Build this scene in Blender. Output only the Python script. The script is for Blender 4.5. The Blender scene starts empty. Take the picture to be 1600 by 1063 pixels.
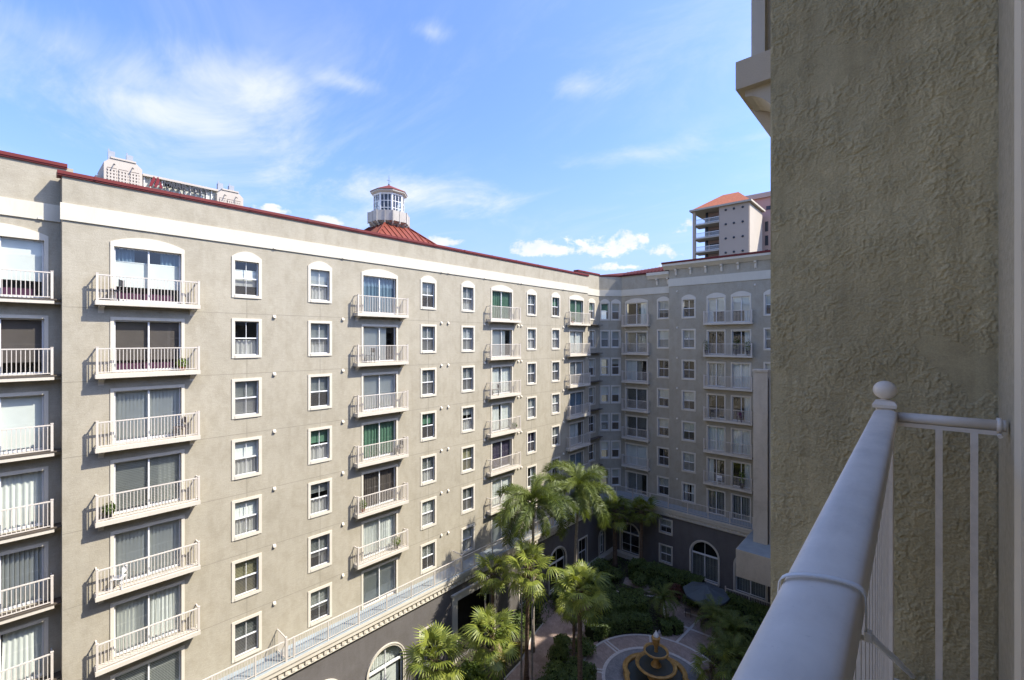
import bpy, bmesh, math, random
from mathutils import Vector, Matrix, Euler, noise
R = math.radians
PI = math.pi
H = 22.6                      # camera height above the courtyard
scene = bpy.context.scene
C = scene.collection
random.seed(7)

# ------------------------------------------------------------------ camera
cam_d = bpy.data.cameras.new('camera'); cam = bpy.data.objects.new('camera', cam_d); C.objects.link(cam)
cam.location = (0, 0, H); cam.rotation_euler = (R(90), 0, R(41.86))
cam_d.sensor_width = 36; cam_d.lens = 16.0; cam_d.clip_start = 0.03; cam_d.clip_end = 5000
scene.camera = cam

# ------------------------------------------------------------------ sky and sun
SUN_A, SUN_B = 0.76, 1.37                       # along-facade and downward run per metre of sun travel
SUN_EL = math.atan2(SUN_B, math.hypot(1, SUN_A)); SUN_AZ = math.atan2(1, SUN_A)
world = bpy.data.worlds.new('World'); scene.world = world; world.use_nodes = True
def build_world():
    nt = world.node_tree; N = nt.nodes; Lk = nt.links
    N.clear()
    out = N.new('ShaderNodeOutputWorld'); bg = N.new('ShaderNodeBackground'); Lk.new(bg.outputs[0], out.inputs[0])
    bg.inputs[1].default_value = 0.15
    sky = N.new('ShaderNodeTexSky'); sky.sky_type = 'NISHITA'; sky.sun_disc = False
    sky.sun_elevation = SUN_EL; sky.sun_rotation = SUN_AZ
    sky.altitude = 0; sky.air_density = 1.0; sky.dust_density = 2.2; sky.ozone_density = 2.0
    gm = N.new('ShaderNodeGamma'); gm.inputs[1].default_value = 0.92; Lk.new(sky.outputs[0], gm.inputs[0])
    hs = N.new('ShaderNodeMix'); hs.data_type = 'RGBA'; hs.blend_type = 'MULTIPLY'; hs.inputs[0].default_value = 1.0
    Lk.new(gm.outputs[0], hs.inputs[6]); hs.inputs[7].default_value = (0.41, 0.505, 0.76, 1)
    tc = N.new('ShaderNodeTexCoord')
    sep = N.new('ShaderNodeSeparateXYZ'); Lk.new(tc.outputs['Generated'], sep.inputs[0])
    def M(op, a, b=None, c=None, clamp=False):
        n = N.new('ShaderNodeMath'); n.operation = op; n.use_clamp = clamp
        for i, v in enumerate((a, b, c)):
            if v is None: continue
            if isinstance(v, (int, float)): n.inputs[i].default_value = v
            else: Lk.new(v, n.inputs[i])
        return n.outputs[0]
    zc = M('MAXIMUM', sep.outputs['Z'], 0.0)
    den = M('ADD', zc, 0.10)
    px = M('DIVIDE', sep.outputs['X'], den); py = M('DIVIDE', sep.outputs['Y'], den)
    cmb = N.new('ShaderNodeCombineXYZ'); Lk.new(px, cmb.inputs[0]); Lk.new(py, cmb.inputs[1])
    def mapped(vec, rot, scl, loc=(0, 0, 0)):
        m = N.new('ShaderNodeMapping'); Lk.new(vec, m.inputs[0])
        m.inputs['Rotation'].default_value = (0, 0, R(rot)); m.inputs['Scale'].default_value = scl; m.inputs['Location'].default_value = loc
        return m.outputs[0]
    def fbm(vec, scale, det=8, rough=0.6, dist=0.0):
        n = N.new('ShaderNodeTexNoise'); n.noise_dimensions = '3D'
        n.inputs['Scale'].default_value = scale; n.inputs['Detail'].default_value = det
        n.inputs['Roughness'].default_value = rough; n.inputs['Distortion'].default_value = dist
        Lk.new(vec, n.inputs['Vector']); return n.outputs['Fac']
    def ramp(v, lo, hi):
        n = N.new('ShaderNodeMapRange'); n.interpolation_type = 'SMOOTHSTEP'
        n.inputs['From Min'].default_value = lo; n.inputs['From Max'].default_value = hi
        Lk.new(v, n.inputs['Value']); return n.outputs[0]
    # the sky dome in azimuth and elevation
    az = M('ARCTAN2', sep.outputs['X'], sep.outputs['Y']); el = M('ARCSINE', sep.outputs['Z'])
    def blob(a_deg, e_deg, wa, we, floor=1.0):
        u = M('DIVIDE', M('SUBTRACT', az, R(a_deg)), R(wa)); v0 = M('SUBTRACT', el, R(e_deg))
        v = M('DIVIDE', M('MAXIMUM', v0, M('MULTIPLY', v0, -floor)), R(we))
        return M('SUBTRACT', 1.0, M('SQRT', M('ADD', M('MULTIPLY', u, u), M('MULTIPLY', v, v))))
    def most(vals):
        r_ = vals[0]
        for q in vals[1:]: r_ = M('MAXIMUM', r_, q)
        return r_
    # thin cirrus: streaks drawn out by the wind, gathered in larger patches
    streak = fbm(mapped(cmb.outputs[0], 62, (0.60, 1.15, 1), (3.1, 0.4, 0)), 1.5, 7, 0.66, 0.7)
    soft = fbm(mapped(cmb.outputs[0], 50, (0.8, 1.0, 1), (1.4, 2.2, 0)), 1.1, 6, 0.60, 0.3)
    patch = fbm(mapped(cmb.outputs[0], 10, (0.9, 1.0, 1), (0.6, 0.3, 0)), 0.55, 4, 0.5, 0.2)
    veil = most([blob(*b_) for b_ in CIRRUS])
    cir = ramp(M('ADD', M('MULTIPLY', M('MAXIMUM', veil, -0.8), 0.78), M('ADD', M('MULTIPLY', M('SUBTRACT', soft, 0.5), 2.0), M('MULTIPLY', M('SUBTRACT', streak, 0.5), 2.2))), -0.05, 1.5)
    thin = M('MULTIPLY', M('MULTIPLY', ramp(streak, 0.42, 0.74), ramp(patch, 0.32, 0.62)), 0.45)
    cirrus = M('ADD', M('MULTIPLY', cir, 1.0), thin, clamp=True)
    # puffy fair-weather clouds low above the roofs
    cvec = mapped(tc.outputs['Generated'], 0, (1, 1, 1.5))
    cum_n = fbm(cvec, 14.0, 6, 0.62, 0.25)
    far_n = fbm(mapped(tc.outputs['Generated'], 0, (1, 1, 2.1), (0.2, 0.1, 0)), 5.6, 5, 0.56, 0.1)
    puffs = M('ADD', M('MULTIPLY', M('MAXIMUM', most([blob(*b_) for b_ in CUMULUS]), -0.8), 0.62), M('MULTIPLY', M('SUBTRACT', cum_n, 0.5), 2.6))
    rest = M('SUBTRACT', far_n, M('ABSOLUTE', M('MULTIPLY', M('SUBTRACT', sep.outputs['Z'], 0.06), 1.3)))
    cumul = M('MAXIMUM', ramp(puffs, 0.12, 0.42), M('MULTIPLY', ramp(rest, 0.56, 0.66), 0.8))
    shade = fbm(mapped(tc.outputs['Generated'], 0, (1, 1, 1.5), (0, 0, 0.016)), 13, 6, 0.55)
    low = M('SUBTRACT', 1.0, ramp(sep.outputs['Z'], 0.0, 0.42))        # aerosol whitening towards the horizon
    mix0 = N.new('ShaderNodeMix'); mix0.data_type = 'RGBA'
    Lk.new(M('MULTIPLY', low, 0.68), mix0.inputs['Factor'])
    Lk.new(hs.outputs[2], mix0.inputs[6]); mix0.inputs[7].default_value = (0.98, 1.22, 1.80, 1)
    mix1 = N.new('ShaderNodeMix'); mix1.data_type = 'RGBA'
    Lk.new(M('MULTIPLY', cirrus, 0.85), mix1.inputs['Factor'])
    Lk.new(mix0.outputs[2], mix1.inputs[6]); mix1.inputs[7].default_value = (1.72, 1.82, 2.02, 1)
    ccol = N.new('ShaderNodeMix'); ccol.data_type = 'RGBA'; Lk.new(ramp(shade, 0.35, 0.65), ccol.inputs['Factor'])
    ccol.inputs[6].default_value = (1.65, 1.75, 1.98, 1); ccol.inputs[7].default_value = (2.05, 2.05, 2.1, 1)
    mix2 = N.new('ShaderNodeMix'); mix2.data_type = 'RGBA'
    Lk.new(M('MULTIPLY', cumul, 0.92), mix2.inputs['Factor'])
    Lk.new(mix1.outputs[2], mix2.inputs[6]); Lk.new(ccol.outputs[2], mix2.inputs[7])
    Lk.new(mix2.outputs[2], bg.inputs[0])
CIRRUS = [(-86.0, 24.74, 17.29, 5.02, 1.0), (-80.08, 22.05, 11.37, 2.4, 1.0), (-33.46, 28.88, 4.66, 1.8, 1.0), (-61.59, 27.99, 5.15, 1.29, 1.0), (-51.83, 33.7, 4.35, 1.51, 1.0), (-90.93, 23.04, 12.89, 5.55, 1.0), (-73.61, 26.2, 10.26, 3.21, 1.0), (-26.15, 21.54, 15.45, 1.59, 1.0), (-54.54, 17.62, 15.9, 2.81, 1.0)]      # azimuth, elevation and half sizes of the cloud banks, in degrees
CUMULUS = [(-69.35, 13.98, 2.33, 0.94, 1.6), (-63.91, 13.31, 2.25, 1.13, 1.6), (-50.65, 12.04, 3.57, 1.06, 1.6), (-36.24, 11.05, 6.68, 1.54, 1.8), (-28.79, 11.12, 5.59, 1.95, 1.8), (-23.93, 10.35, 2.87, 1.33, 1.8), (-21.07, 12.71, 2.08, 1.14, 1.6), (-27.65, 8.8, 4.45, 0.76, 1.6)]
build_world()
world.cycles.sampling_method = 'MANUAL'; world.cycles.sample_map_resolution = 512
sun_d = bpy.data.lights.new('sun', 'SUN'); sun = bpy.data.objects.new('sun', sun_d); C.objects.link(sun)
sun_d.energy = 2.1; sun_d.angle = R(0.53); sun_d.color = (1.0, 0.94, 0.83)
sun.rotation_euler = Vector((1, SUN_A, SUN_B)).to_track_quat('Z', 'Y').to_euler(); sun.location = (40, 30, 80)
vs = scene.view_settings; vs.view_transform = 'Standard'; vs.look = 'None'; vs.exposure = 1.9; vs.gamma = 1; vs.use_curve_mapping = False
scene.cycles.max_bounces = 7; scene.cycles.transparent_max_bounces = 16; scene.cycles.diffuse_bounces = 4
scene.cycles.glossy_bounces = 3; scene.cycles.caustics_reflective = False; scene.cycles.caustics_refractive = False

# ------------------------------------------------------------------ materials
def new_mat(name):
    m = bpy.data.materials.new(name); m.use_nodes = True
    nt = m.node_tree; return m, nt, nt.nodes['Principled BSDF']
def tex_coord(nt, kind='Object', scale=(1, 1, 1), rot=(0, 0, 0)):
    t = nt.nodes.new('ShaderNodeTexCoord'); mp = nt.nodes.new('ShaderNodeMapping')
    mp.inputs['Scale'].default_value = scale; mp.inputs['Rotation'].default_value = rot
    nt.links.new(t.outputs[kind], mp.inputs[0]); return mp.outputs[0]
def noise_n(nt, vec, scale, det=4, rough=0.55, dist=0.0):
    n = nt.nodes.new('ShaderNodeTexNoise'); n.inputs['Scale'].default_value = scale
    n.inputs['Detail'].default_value = det; n.inputs['Roughness'].default_value = rough; n.inputs['Distortion'].default_value = dist
    nt.links.new(vec, n.inputs['Vector']); return n.outputs['Fac']
def rampc(nt, fac, stops):
    n = nt.nodes.new('ShaderNodeValToRGB'); e = n.color_ramp.elements
    while len(e) < len(stops): e.new(0.5)
    for i, (p, c) in enumerate(stops): e[i].position = p; e[i].color = (*c, 1)
    nt.links.new(fac, n.inputs[0]); return n.outputs[0]
def mixc(nt, fac, a, b, mode='MIX'):
    n = nt.nodes.new('ShaderNodeMix'); n.data_type = 'RGBA'; n.blend_type = mode
    for i, v in ((0, fac), (6, a), (7, b)):
        if isinstance(v, (int, float)): n.inputs[i].default_value = v
        elif isinstance(v, tuple): n.inputs[i].default_value = (*v, 1)
        else: nt.links.new(v, n.inputs[i])
    return n.outputs[2]
def bump(nt, p, h, strength, dist):
    b = nt.nodes.new('ShaderNodeBump'); b.inputs['Strength'].default_value = strength; b.inputs['Distance'].default_value = dist
    nt.links.new(h, b.inputs['Height']); nt.links.new(b.outputs[0], p.inputs['Normal']); return b
def sc(c, k): return tuple(min(1, x * k) for x in c)
def painted(name, col, rough=0.6, var=0.10, scale=3.0, bump_s=0.0, spec=0.3, dirt=0.0):
    m, nt, p = new_mat(name); v = tex_coord(nt)
    n = noise_n(nt, v, scale, 6, 0.6)
    c = rampc(nt, n, [(0.3, sc(col, 1 - var)), (0.7, sc(col, 1 + var))])
    if dirt:
        d = noise_n(nt, tex_coord(nt, scale=(7, 7, 0.8)), 2.0, 5, 0.65)
        c = mixc(nt, rampc(nt, d, [(0.52, (0, 0, 0)), (0.75, (dirt, dirt, dirt))]), c, sc(col, 0.45))
    nt.links.new(c, p.inputs['Base Color']); p.inputs['Roughness'].default_value = rough; p.inputs['Specular IOR Level'].default_value = spec
    if bump_s: bump(nt, p, noise_n(nt, v, scale * 30, 3), bump_s, 0.01)
    return m
def wall_stucco(name, col, streak=0.12):
    m, nt, p = new_mat(name)
    v = tex_coord(nt)
    big = noise_n(nt, v, 0.35, 5, 0.6)
    st = noise_n(nt, tex_coord(nt, scale=(1.0, 1.0, 5.0)), 3.4, 6, 0.75)          # horizontal trowel streaks
    vt = noise_n(nt, tex_coord(nt, scale=(3.2, 3.2, 0.25)), 1.2, 5, 0.65)         # rain runs
    fine = noise_n(nt, v, 26, 4, 0.7); blot = noise_n(nt, tex_coord(nt, scale=(1, 1, .6)), 1.4, 7, 0.7, 0.4)
    c = rampc(nt, big, [(0.25, sc(col, 0.93)), (0.75, sc(col, 1.06))])
    c = mixc(nt, 1.0, c, rampc(nt, st, [(0.30, (1 - streak,) * 3), (0.66, (1 + 0.4 * streak,) * 3)]), 'MULTIPLY')
    c = mixc(nt, 1.0, c, rampc(nt, vt, [(0.33, (0.955, 0.95, 0.94)), (0.60, (1, 1, 1))]), 'MULTIPLY')
    c = mixc(nt, 1.0, c, rampc(nt, blot, [(0.36, (0.90, 0.89, 0.87)), (0.56, (1.02, 1.02, 1.02))]), 'MULTIPLY')
    c = mixc(nt, 1.0, c, rampc(nt, fine, [(0.3, (0.86, 0.86, 0.86)), (0.7, (1.08, 1.08, 1.08))]), 'MULTIPLY')
    nt.links.new(c, p.inputs['Base Color']); p.inputs['Roughness'].default_value = 0.92; p.inputs['Specular IOR Level'].default_value = 0.15
    bump(nt, p, noise_n(nt, tex_coord(nt, scale=(1, 1, 2.4)), 16, 5, 0.65), 0.55, 0.02)
    return m
WALL = (0.425, 0.382, 0.292)
M_wall = wall_stucco('taupe_stucco', WALL)
M_podium = wall_stucco('charcoal_stucco', (0.160, 0.147, 0.137), 0.10)
M_trim = painted('cream_trim', (0.63, 0.575, 0.465), 0.75, 0.05, 1.5, 0.15, 0.2, 0.10)
M_band = painted('cream_band', (0.60, 0.555, 0.445), 0.85, 0.05, 0.8, 0.2, 0.15, 0.14)
M_metal = painted('cream_painted_metal', (0.62, 0.56, 0.48), 0.5, 0.04, 2.0, 0, 0.35, 0.08)
M_slab = painted('cream_slab', (0.62, 0.56, 0.455), 0.8, 0.06, 2.0, 0.1, 0.2, 0.22)
M_red = painted('red_metal_cap', (0.15, 0.020, 0.016), 0.5, 0.12, 1.2)
M_redroof = painted('red_metal_roof', (0.42, 0.085, 0.035), 0.5, 0.14, 1.0)
M_tile = painted('red_roof_tile', (0.42, 0.13, 0.06), 0.8, 0.18, 2.5)
M_sash = painted('white_vinyl', (0.78, 0.77, 0.74), 0.45, 0.03)
M_joint = painted('control_joint', sc(WALL, 0.62), 0.95, 0.15, 1.0)
M_dark = painted('unlit_backing', (0.030, 0.030, 0.033), 0.9, 0.3, 0.6)  # near-black colour stands in for unlit depth behind the openings
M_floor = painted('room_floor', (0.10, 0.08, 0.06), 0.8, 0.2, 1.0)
M_terr = painted('terrace_coating', (0.30, 0.34, 0.35), 0.6, 0.12, 1.2)
M_white = painted('white_blind', (0.80, 0.79, 0.75), 0.7, 0.03)
M_greyb = painted('grey_blind', (0.50, 0.50, 0.48), 0.7, 0.04)
M_creamb = painted('cream_blind', (0.74, 0.66, 0.42), 0.7, 0.04)
M_green = painted('green_shade', (0.11, 0.21, 0.14), 0.7, 0.06)
M_purple = painted('purple_curtain', (0.09, 0.070, 0.12), 0.8, 0.08)
M_blue = painted('blue_grey_curtain', (0.16, 0.23, 0.30), 0.8, 0.06)
M_brown = painted('dark_brown_curtain', (0.12, 0.095, 0.085), 0.85, 0.08)
M_plum = painted('plum_cloth', (0.10, 0.03, 0.07), 0.8, 0.2, 4)
def glass_mat(name, tint, refl=0.06, veil=0.0):
    m = bpy.data.materials.new(name); m.use_nodes = True; m.use_transparent_shadow = True; nt = m.node_tree; nt.nodes.clear()
    o = nt.nodes.new('ShaderNodeOutputMaterial'); mx = nt.nodes.new('ShaderNodeMixShader')
    tr = nt.nodes.new('ShaderNodeBsdfTransparent'); gl = nt.nodes.new('ShaderNodeBsdfGlossy')
    tr.inputs[0].default_value = (*tint, 1); gl.inputs['Roughness'].default_value = 0.015
    gl.inputs[0].default_value = (0.95, 0.97, 1, 1)
    lw = nt.nodes.new('ShaderNodeLayerWeight'); lw.inputs['Blend'].default_value = 0.5      # Schlick reflectance, the same from both sides
    fr = nt.nodes.new('ShaderNodeMath'); fr.operation = 'POWER'; nt.links.new(lw.outputs['Facing'], fr.inputs[0]); fr.inputs[1].default_value = 4.0
    ad = nt.nodes.new('ShaderNodeMath'); ad.operation = 'MULTIPLY_ADD'; ad.use_clamp = True
    nt.links.new(fr.outputs[0], ad.inputs[0]); ad.inputs[1].default_value = 0.9; ad.inputs[2].default_value = 0.05 + refl
    # slightly wavy panes, so that reflections break up
    tcv = tex_coord(nt, scale=(1, 1, 1)); b = nt.nodes.new('ShaderNodeBump'); b.inputs['Strength'].default_value = 0.06; b.inputs['Distance'].default_value = 0.02
    nt.links.new(noise_n(nt, tcv, 1.4, 2), b.inputs['Height']); nt.links.new(b.outputs[0], gl.inputs['Normal'])
    nt.links.new(ad.outputs[0], mx.inputs[0]); nt.links.new(tr.outputs[0], mx.inputs[1]); nt.links.new(gl.outputs[0], mx.inputs[2])
    last = mx
    if veil:                               # insect screen in front of the lower sash
        df = nt.nodes.new('ShaderNodeBsdfDiffuse'); df.inputs[0].default_value = (0.20, 0.19, 0.18, 1)
        m2 = nt.nodes.new('ShaderNodeMixShader'); m2.inputs[0].default_value = veil
        nt.links.new(mx.outputs[0], m2.inputs[1]); nt.links.new(df.outputs[0], m2.inputs[2]); last = m2
    nt.links.new(last.outputs[0], o.inputs[0]); return m
M_glass = glass_mat('window_glass', (0.88, 0.92, 0.90), 0.02)
M_screen = glass_mat('screened_glass', (0.80, 0.82, 0.80), 0.01, 0.26)
M_dglass = glass_mat('door_glass', (0.86, 0.90, 0.88), 0.03)

# ------------------------------------------------------------------ mesh helpers
class MB:
    def __init__(s): s.v = []; s.f = []; s.sm = []
    def quad(s, *p, smooth=False):
        i = len(s.v); s.v += [tuple(q) for q in p]; s.f.append(tuple(range(i, i + len(p)))); s.sm.append(smooth); return s
    def box(s, x0, x1, y0, y1, z0, z1):
        i = len(s.v)
        s.v += [(x0, y0, z0), (x1, y0, z0), (x1, y1, z0), (x0, y1, z0), (x0, y0, z1), (x1, y0, z1), (x1, y1, z1), (x0, y1, z1)]
        for f in ((0, 3, 2, 1), (4, 5, 6, 7), (0, 1, 5, 4), (1, 2, 6, 5), (2, 3, 7, 6), (3, 0, 4, 7)):
            s.f.append(tuple(i + k for k in f)); s.sm.append(False)
        return s
    def prism(s, pts, axis, a, b):
        """polygon pts (2D, counter-clockwise) extruded along axis 'x','y' or 'z' from a to b"""
        def P(p, t):
            return {'x': (t, p[0], p[1]), 'y': (p[0], t, p[1]), 'z': (p[0], p[1], t)}[axis]
        n = len(pts); i = len(s.v)
        s.v += [P(p, a) for p in pts] + [P(p, b) for p in pts]
        s.f.append(tuple(i + k for k in range(n))[::-1]); s.f.append(tuple(i + n + k for k in range(n))); s.sm += [False, False]
        for k in range(n):
            s.f.append((i + k, i + (k + 1) % n, i + n + (k + 1) % n, i + n + k)); s.sm.append(False)
        return s
    def tube(s, pts, rad, n=8, cap=True, smooth=True):
        pts = [Vector(p) for p in pts]; rad = rad if isinstance(rad, (list, tuple)) else [rad] * len(pts)
        i0 = len(s.v)
        for k, p in enumerate(pts):
            d = (pts[min(k + 1, len(pts) - 1)] - pts[max(k - 1, 0)]).normalized()
            a = d.orthogonal().normalized() if k == 0 else (a - d * a.dot(d)).normalized()
            b = d.cross(a)
            for j in range(n):
                t = 2 * PI * j / n; q = p + (a * math.cos(t) + b * math.sin(t)) * rad[k]; s.v.append(tuple(q))
        for k in range(len(pts) - 1):
            for j in range(n):
                s.f.append((i0 + k * n + j, i0 + k * n + (j + 1) % n, i0 + (k + 1) * n + (j + 1) % n, i0 + (k + 1) * n + j)); s.sm.append(smooth)
        if cap:
            s.f.append(tuple(i0 + j for j in range(n))[::-1]); s.f.append(tuple(i0 + (len(pts) - 1) * n + j for j in range(n))); s.sm += [False, False]
        return s
    def lathe(s, prof, n=24, cx=0, cy=0, smooth=True, a0=0.0):
        i0 = len(s.v)
        for r, z in prof:
            for j in range(n):
                t = a0 + 2 * PI * j / n; s.v.append((cx + r * math.cos(t), cy + r * math.sin(t), z))
        for k in range(len(prof) - 1):
            for j in range(n):
                s.f.append((i0 + k * n + j, i0 + k * n + (j + 1) % n, i0 + (k + 1) * n + (j + 1) % n, i0 + (k + 1) * n + j)); s.sm.append(smooth)
        return s
    def mesh(s, name, mat):
        me = bpy.data.meshes.new(name); me.from_pydata(s.v, [], s.f); me.update()
        if any(s.sm): me.polygons.foreach_set('use_smooth', s.sm)
        if isinstance(mat, (list, tuple)):
            for m in mat: me.materials.append(m)
        else: me.materials.append(mat)
        return me
    def build(s, name, mat, parent=None, loc=(0, 0, 0), rot=(0, 0, 0)):
        return put(name, s.mesh(name, mat), parent, loc, rot)
def put(name, me, parent=None, loc=(0, 0, 0), rot=(0, 0, 0), scl=None):
    o = bpy.data.objects.new(name, me); C.objects.link(o); o.parent = parent; o.location = loc; o.rotation_euler = rot
    if scl: o.scale = scl
    return o
def empty(name, loc=(0, 0, 0), rz=0):
    o = bpy.data.objects.new(name, None); C.objects.link(o); o.location = loc; o.rotation_euler = (0, 0, rz); o.empty_display_size = 0.3; return o
def tag(o, label=None, cat=None, group=None, kind=None):
    for k, v in (('label', label), ('category', cat), ('group', group), ('kind', kind)):
        if v: o[k] = v
    return o
def bevel_mesh(me, w=0.005, seg=2):
    bm = bmesh.new(); bm.from_mesh(me)
    bmesh.ops.bevel(bm, geom=list(bm.edges), offset=w, segments=seg, affect='EDGES', profile=0.5)
    bm.to_mesh(me); bm.free(); return me

class Frame:
    """a facade plane: local x runs along the wall, local y points into the building, local z is up"""
    def __init__(s, root, origin, rz):
        s.root = root; s.o = Vector((*origin, 0)); s.rz = rz
    def at(s, u, w=0.0, v=0.0):
        p = s.o + Vector((math.cos(s.rz) * u - math.sin(s.rz) * w, math.sin(s.rz) * u + math.cos(s.rz) * w, v)); return p - s.root.location
    def put(s, name, me, u=0, w=0, v=0): return put(name, me, s.root, s.at(u, w, v), (0, 0, s.rz))
    def build(s, mb, name, mat, u=0, w=0, v=0): return s.put(name, mb.mesh(name, mat), u, w, v)

def wall_with_openings(u0, u1, v0, v1, openings, reveal=0.16):
    """sheet in the xz plane with real holes and reveals; an opening is (ua, ub, va, vb) or (ua, ub, va, vb, 'arch')"""
    mb = MB()
    us = sorted({u0, u1, *[o[0] for o in openings], *[o[1] for o in openings]})
    vsn = sorted({v0, v1, *[o[2] for o in openings], *[o[3] for o in openings]})
    us = [u for u in us if u0 <= u <= u1]; vsn = [v for v in vsn if v0 <= v <= v1]
    for a, b in zip(us, us[1:]):
        run = None
        for c, d in zip(vsn, vsn[1:]):
            mu, mv = (a + b) / 2, (c + d) / 2
            hole = any(o[0] < mu < o[1] and o[2] < mv < o[3] for o in openings)
            if hole:
                if run: mb.quad((a, 0, run[0]), (b, 0, run[0]), (b, 0, run[1]), (a, 0, run[1])); run = None
            else: run = (run[0], d) if run else (c, d)
        if run: mb.quad((a, 0, run[0]), (b, 0, run[0]), (b, 0, run[1]), (a, 0, run[1]))
    for o in openings:
        a, b, c, d = o[:4]; r = reveal
        if len(o) == 4:
            mb.quad((a, 0, c), (a, 0, d), (a, r, d), (a, r, c)); mb.quad((b, 0, c), (b, r, c), (b, r, d), (b, 0, d))
            mb.quad((a, 0, d), (b, 0, d), (b, r, d), (a, r, d)); mb.quad((a, 0, c), (a, r, c), (b, r, c), (b, 0, c))
        else:
            cx = (a + b) / 2; rad = (b - a) / 2; sp = d - rad
            arc = [(cx + rad * math.cos(t), sp + rad * math.sin(t)) for t in [PI * k / 20 for k in range(21)]]
            for (x0, z0), (x1, z1) in zip(arc, arc[1:]):
                mb.quad((x0, 0, z0), (x0, 0, d), (x1, 0, d), (x1, 0, z1))
                mb.quad((x0, 0, z0), (x1, 0, z1), (x1, r, z1), (x0, r, z0))
            mb.quad((a, 0, c), (a, 0, sp), (a, r, sp), (a, r, c)); mb.quad((b, 0, c), (b, r, c), (b, r, sp), (b, 0, sp))
            mb.quad((a, 0, c), (a, r, c), (b, r, c), (b, 0, c))
    return mb

# ------------------------------------------------------------------ windows, doors, balconies (shared meshes)
_cache = {}
def cached(key, fn):
    if key not in _cache: _cache[key] = fn()
    return _cache[key]
GW, GH = 1.09, 1.70            # glass of a sash window
TW = 0.14                      # width of the cream surround
def surround(w, h, arched, sill=True, t=TW, rise=0.30, yout=-0.035, head=None):
    """flat stucco surround round an opening w x h whose bottom is z = 0"""
    mb = MB(); head = t if head is None else head
    mb.box(-w / 2 - t, -w / 2, yout, 0.02, -t if sill else 0, h); mb.box(w / 2, w / 2 + t, yout, 0.02, -t if sill else 0, h)
    if sill: mb.box(-w / 2, w / 2, yout - 0.02, 0.02, -t, 0)
    if not arched: mb.box(-w / 2 - t, w / 2 + t, yout - 0.004, 0.02, h, h + head)
    else:
        W = w / 2 + t; sp = 0.19; n = 14
        pts = [(-W, h), (W, h)] + [(W * (1 - 2 * k / n), h + sp + rise * (1 - (1 - 2 * k / n) ** 2)) for k in range(n + 1)]
        mb.prism(pts, 'y', yout - 0.004, 0.02)
        mb.f[-len(pts) - 2:] = [tuple(f) for f in mb.f[-len(pts) - 2:]]
    return mb.mesh('window', M_trim)
def sash_mesh(w, h, mid=0.5, muntin=True):
    mb = MB(); b = 0.045; y0, y1 = 0.10, 0.155; zm = h * mid
    mb.box(-w / 2, -w / 2 + b, y0, y1, 0, h); mb.box(w / 2 - b, w / 2, y0, y1, 0, h)
    mb.box(-w / 2 + b, w / 2 - b, y0, y1, 0, b); mb.box(-w / 2 + b, w / 2 - b, y0, y1, h - b, h)
    mb.box(-w / 2 + b, w / 2 - b, y0 - 0.012, y1, zm - 0.03, zm + 0.03)
    if muntin:
        mb.box(-0.012, 0.012, y0 + 0.01, y1 - 0.01, zm + 0.03, h - b); mb.box(-0.008, 0.008, y0 + 0.015, y1 - 0.01, b, zm - 0.03)
    return mb.mesh('sash', M_sash)
def pane_mesh(w, z0, z1, mat, x0=None, x1=None):
    x0 = -w / 2 if x0 is None else x0; x1 = w / 2 if x1 is None else x1
    mb = MB(); mb.quad((x0, 0.128, z0), (x1, 0.128, z0), (x1, 0.128, z1), (x0, 0.128, z1)); return mb.mesh('pane', mat)
def slat_blind(x0, x1, z0, z1, mat, y=0.22, pitch=0.07):
    mb = MB(); n = max(2, int((z1 - z0) / pitch)); dz = (z1 - z0) / n
    for k in range(n):
        z = z0 + k * dz; mb.quad((x0, y + 0.022, z), (x1, y + 0.022, z), (x1, y - 0.012, z + dz), (x0, y - 0.012, z + dz))
    return mb.mesh('blind', mat)
def vertical_blind(x0, x1, z0, z1, mat, y=0.26, pitch=0.125):
    mb = MB(); n = max(2, int((x1 - x0) / pitch)); dx = (x1 - x0) / n
    for k in range(n):
        x = x0 + k * dx; mb.quad((x, y + 0.055, z0), (x + dx * 0.9, y - 0.055, z0), (x + dx * 0.9, y - 0.055, z1), (x, y + 0.055, z1))
    return mb.mesh('blind', mat)
def curtain(x0, x1, z0, z1, mat, y=0.26, seed=0, folds=None, flare=0.0):
    rnd = random.Random(seed); mb = MB(); n = max(8, int((x1 - x0) / 0.035)); ph = rnd.random() * 6; fq = (folds or 42) * (0.85 + 0.3 * rnd.random())
    prev = None; rows = (z0, (z0 + z1) / 2, z1)
    for k in range(n + 1):
        t = k / n; x = x0 + (x1 - x0) * t
        off = 0.045 * math.sin(fq * x + ph) + 0.02 * math.sin(2.3 * fq * x + 1.7 * ph)
        xm = (x0 + x1) / 2
        cur = [(x + (x - xm) * flare * (1 - (z - z0) / (z1 - z0)), y + off * (1.15 - 0.4 * (z - z0) / (z1 - z0)), z) for z in rows]
        if prev:
            for i in range(2): mb.quad(prev[i], cur[i], cur[i + 1], prev[i + 1], smooth=True)
        prev = cur
    bm = bmesh.new(); me = mb.mesh('curtain', mat); bm.from_mesh(me); bmesh.ops.remove_doubles(bm, verts=bm.verts, dist=1e-5); bm.to_mesh(me); bm.free()
    return me
def flat_shade(x0, x1, z0, z1, mat, y=0.24):
    mb = MB(); mb.box(x0, x1, y, y + 0.008, z0, z1); mb.tube([(x0, y + 0.02, z1 - 0.02), (x1, y + 0.02, z1 - 0.02)], 0.03, 8); return mb.mesh('shade', mat)
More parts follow.
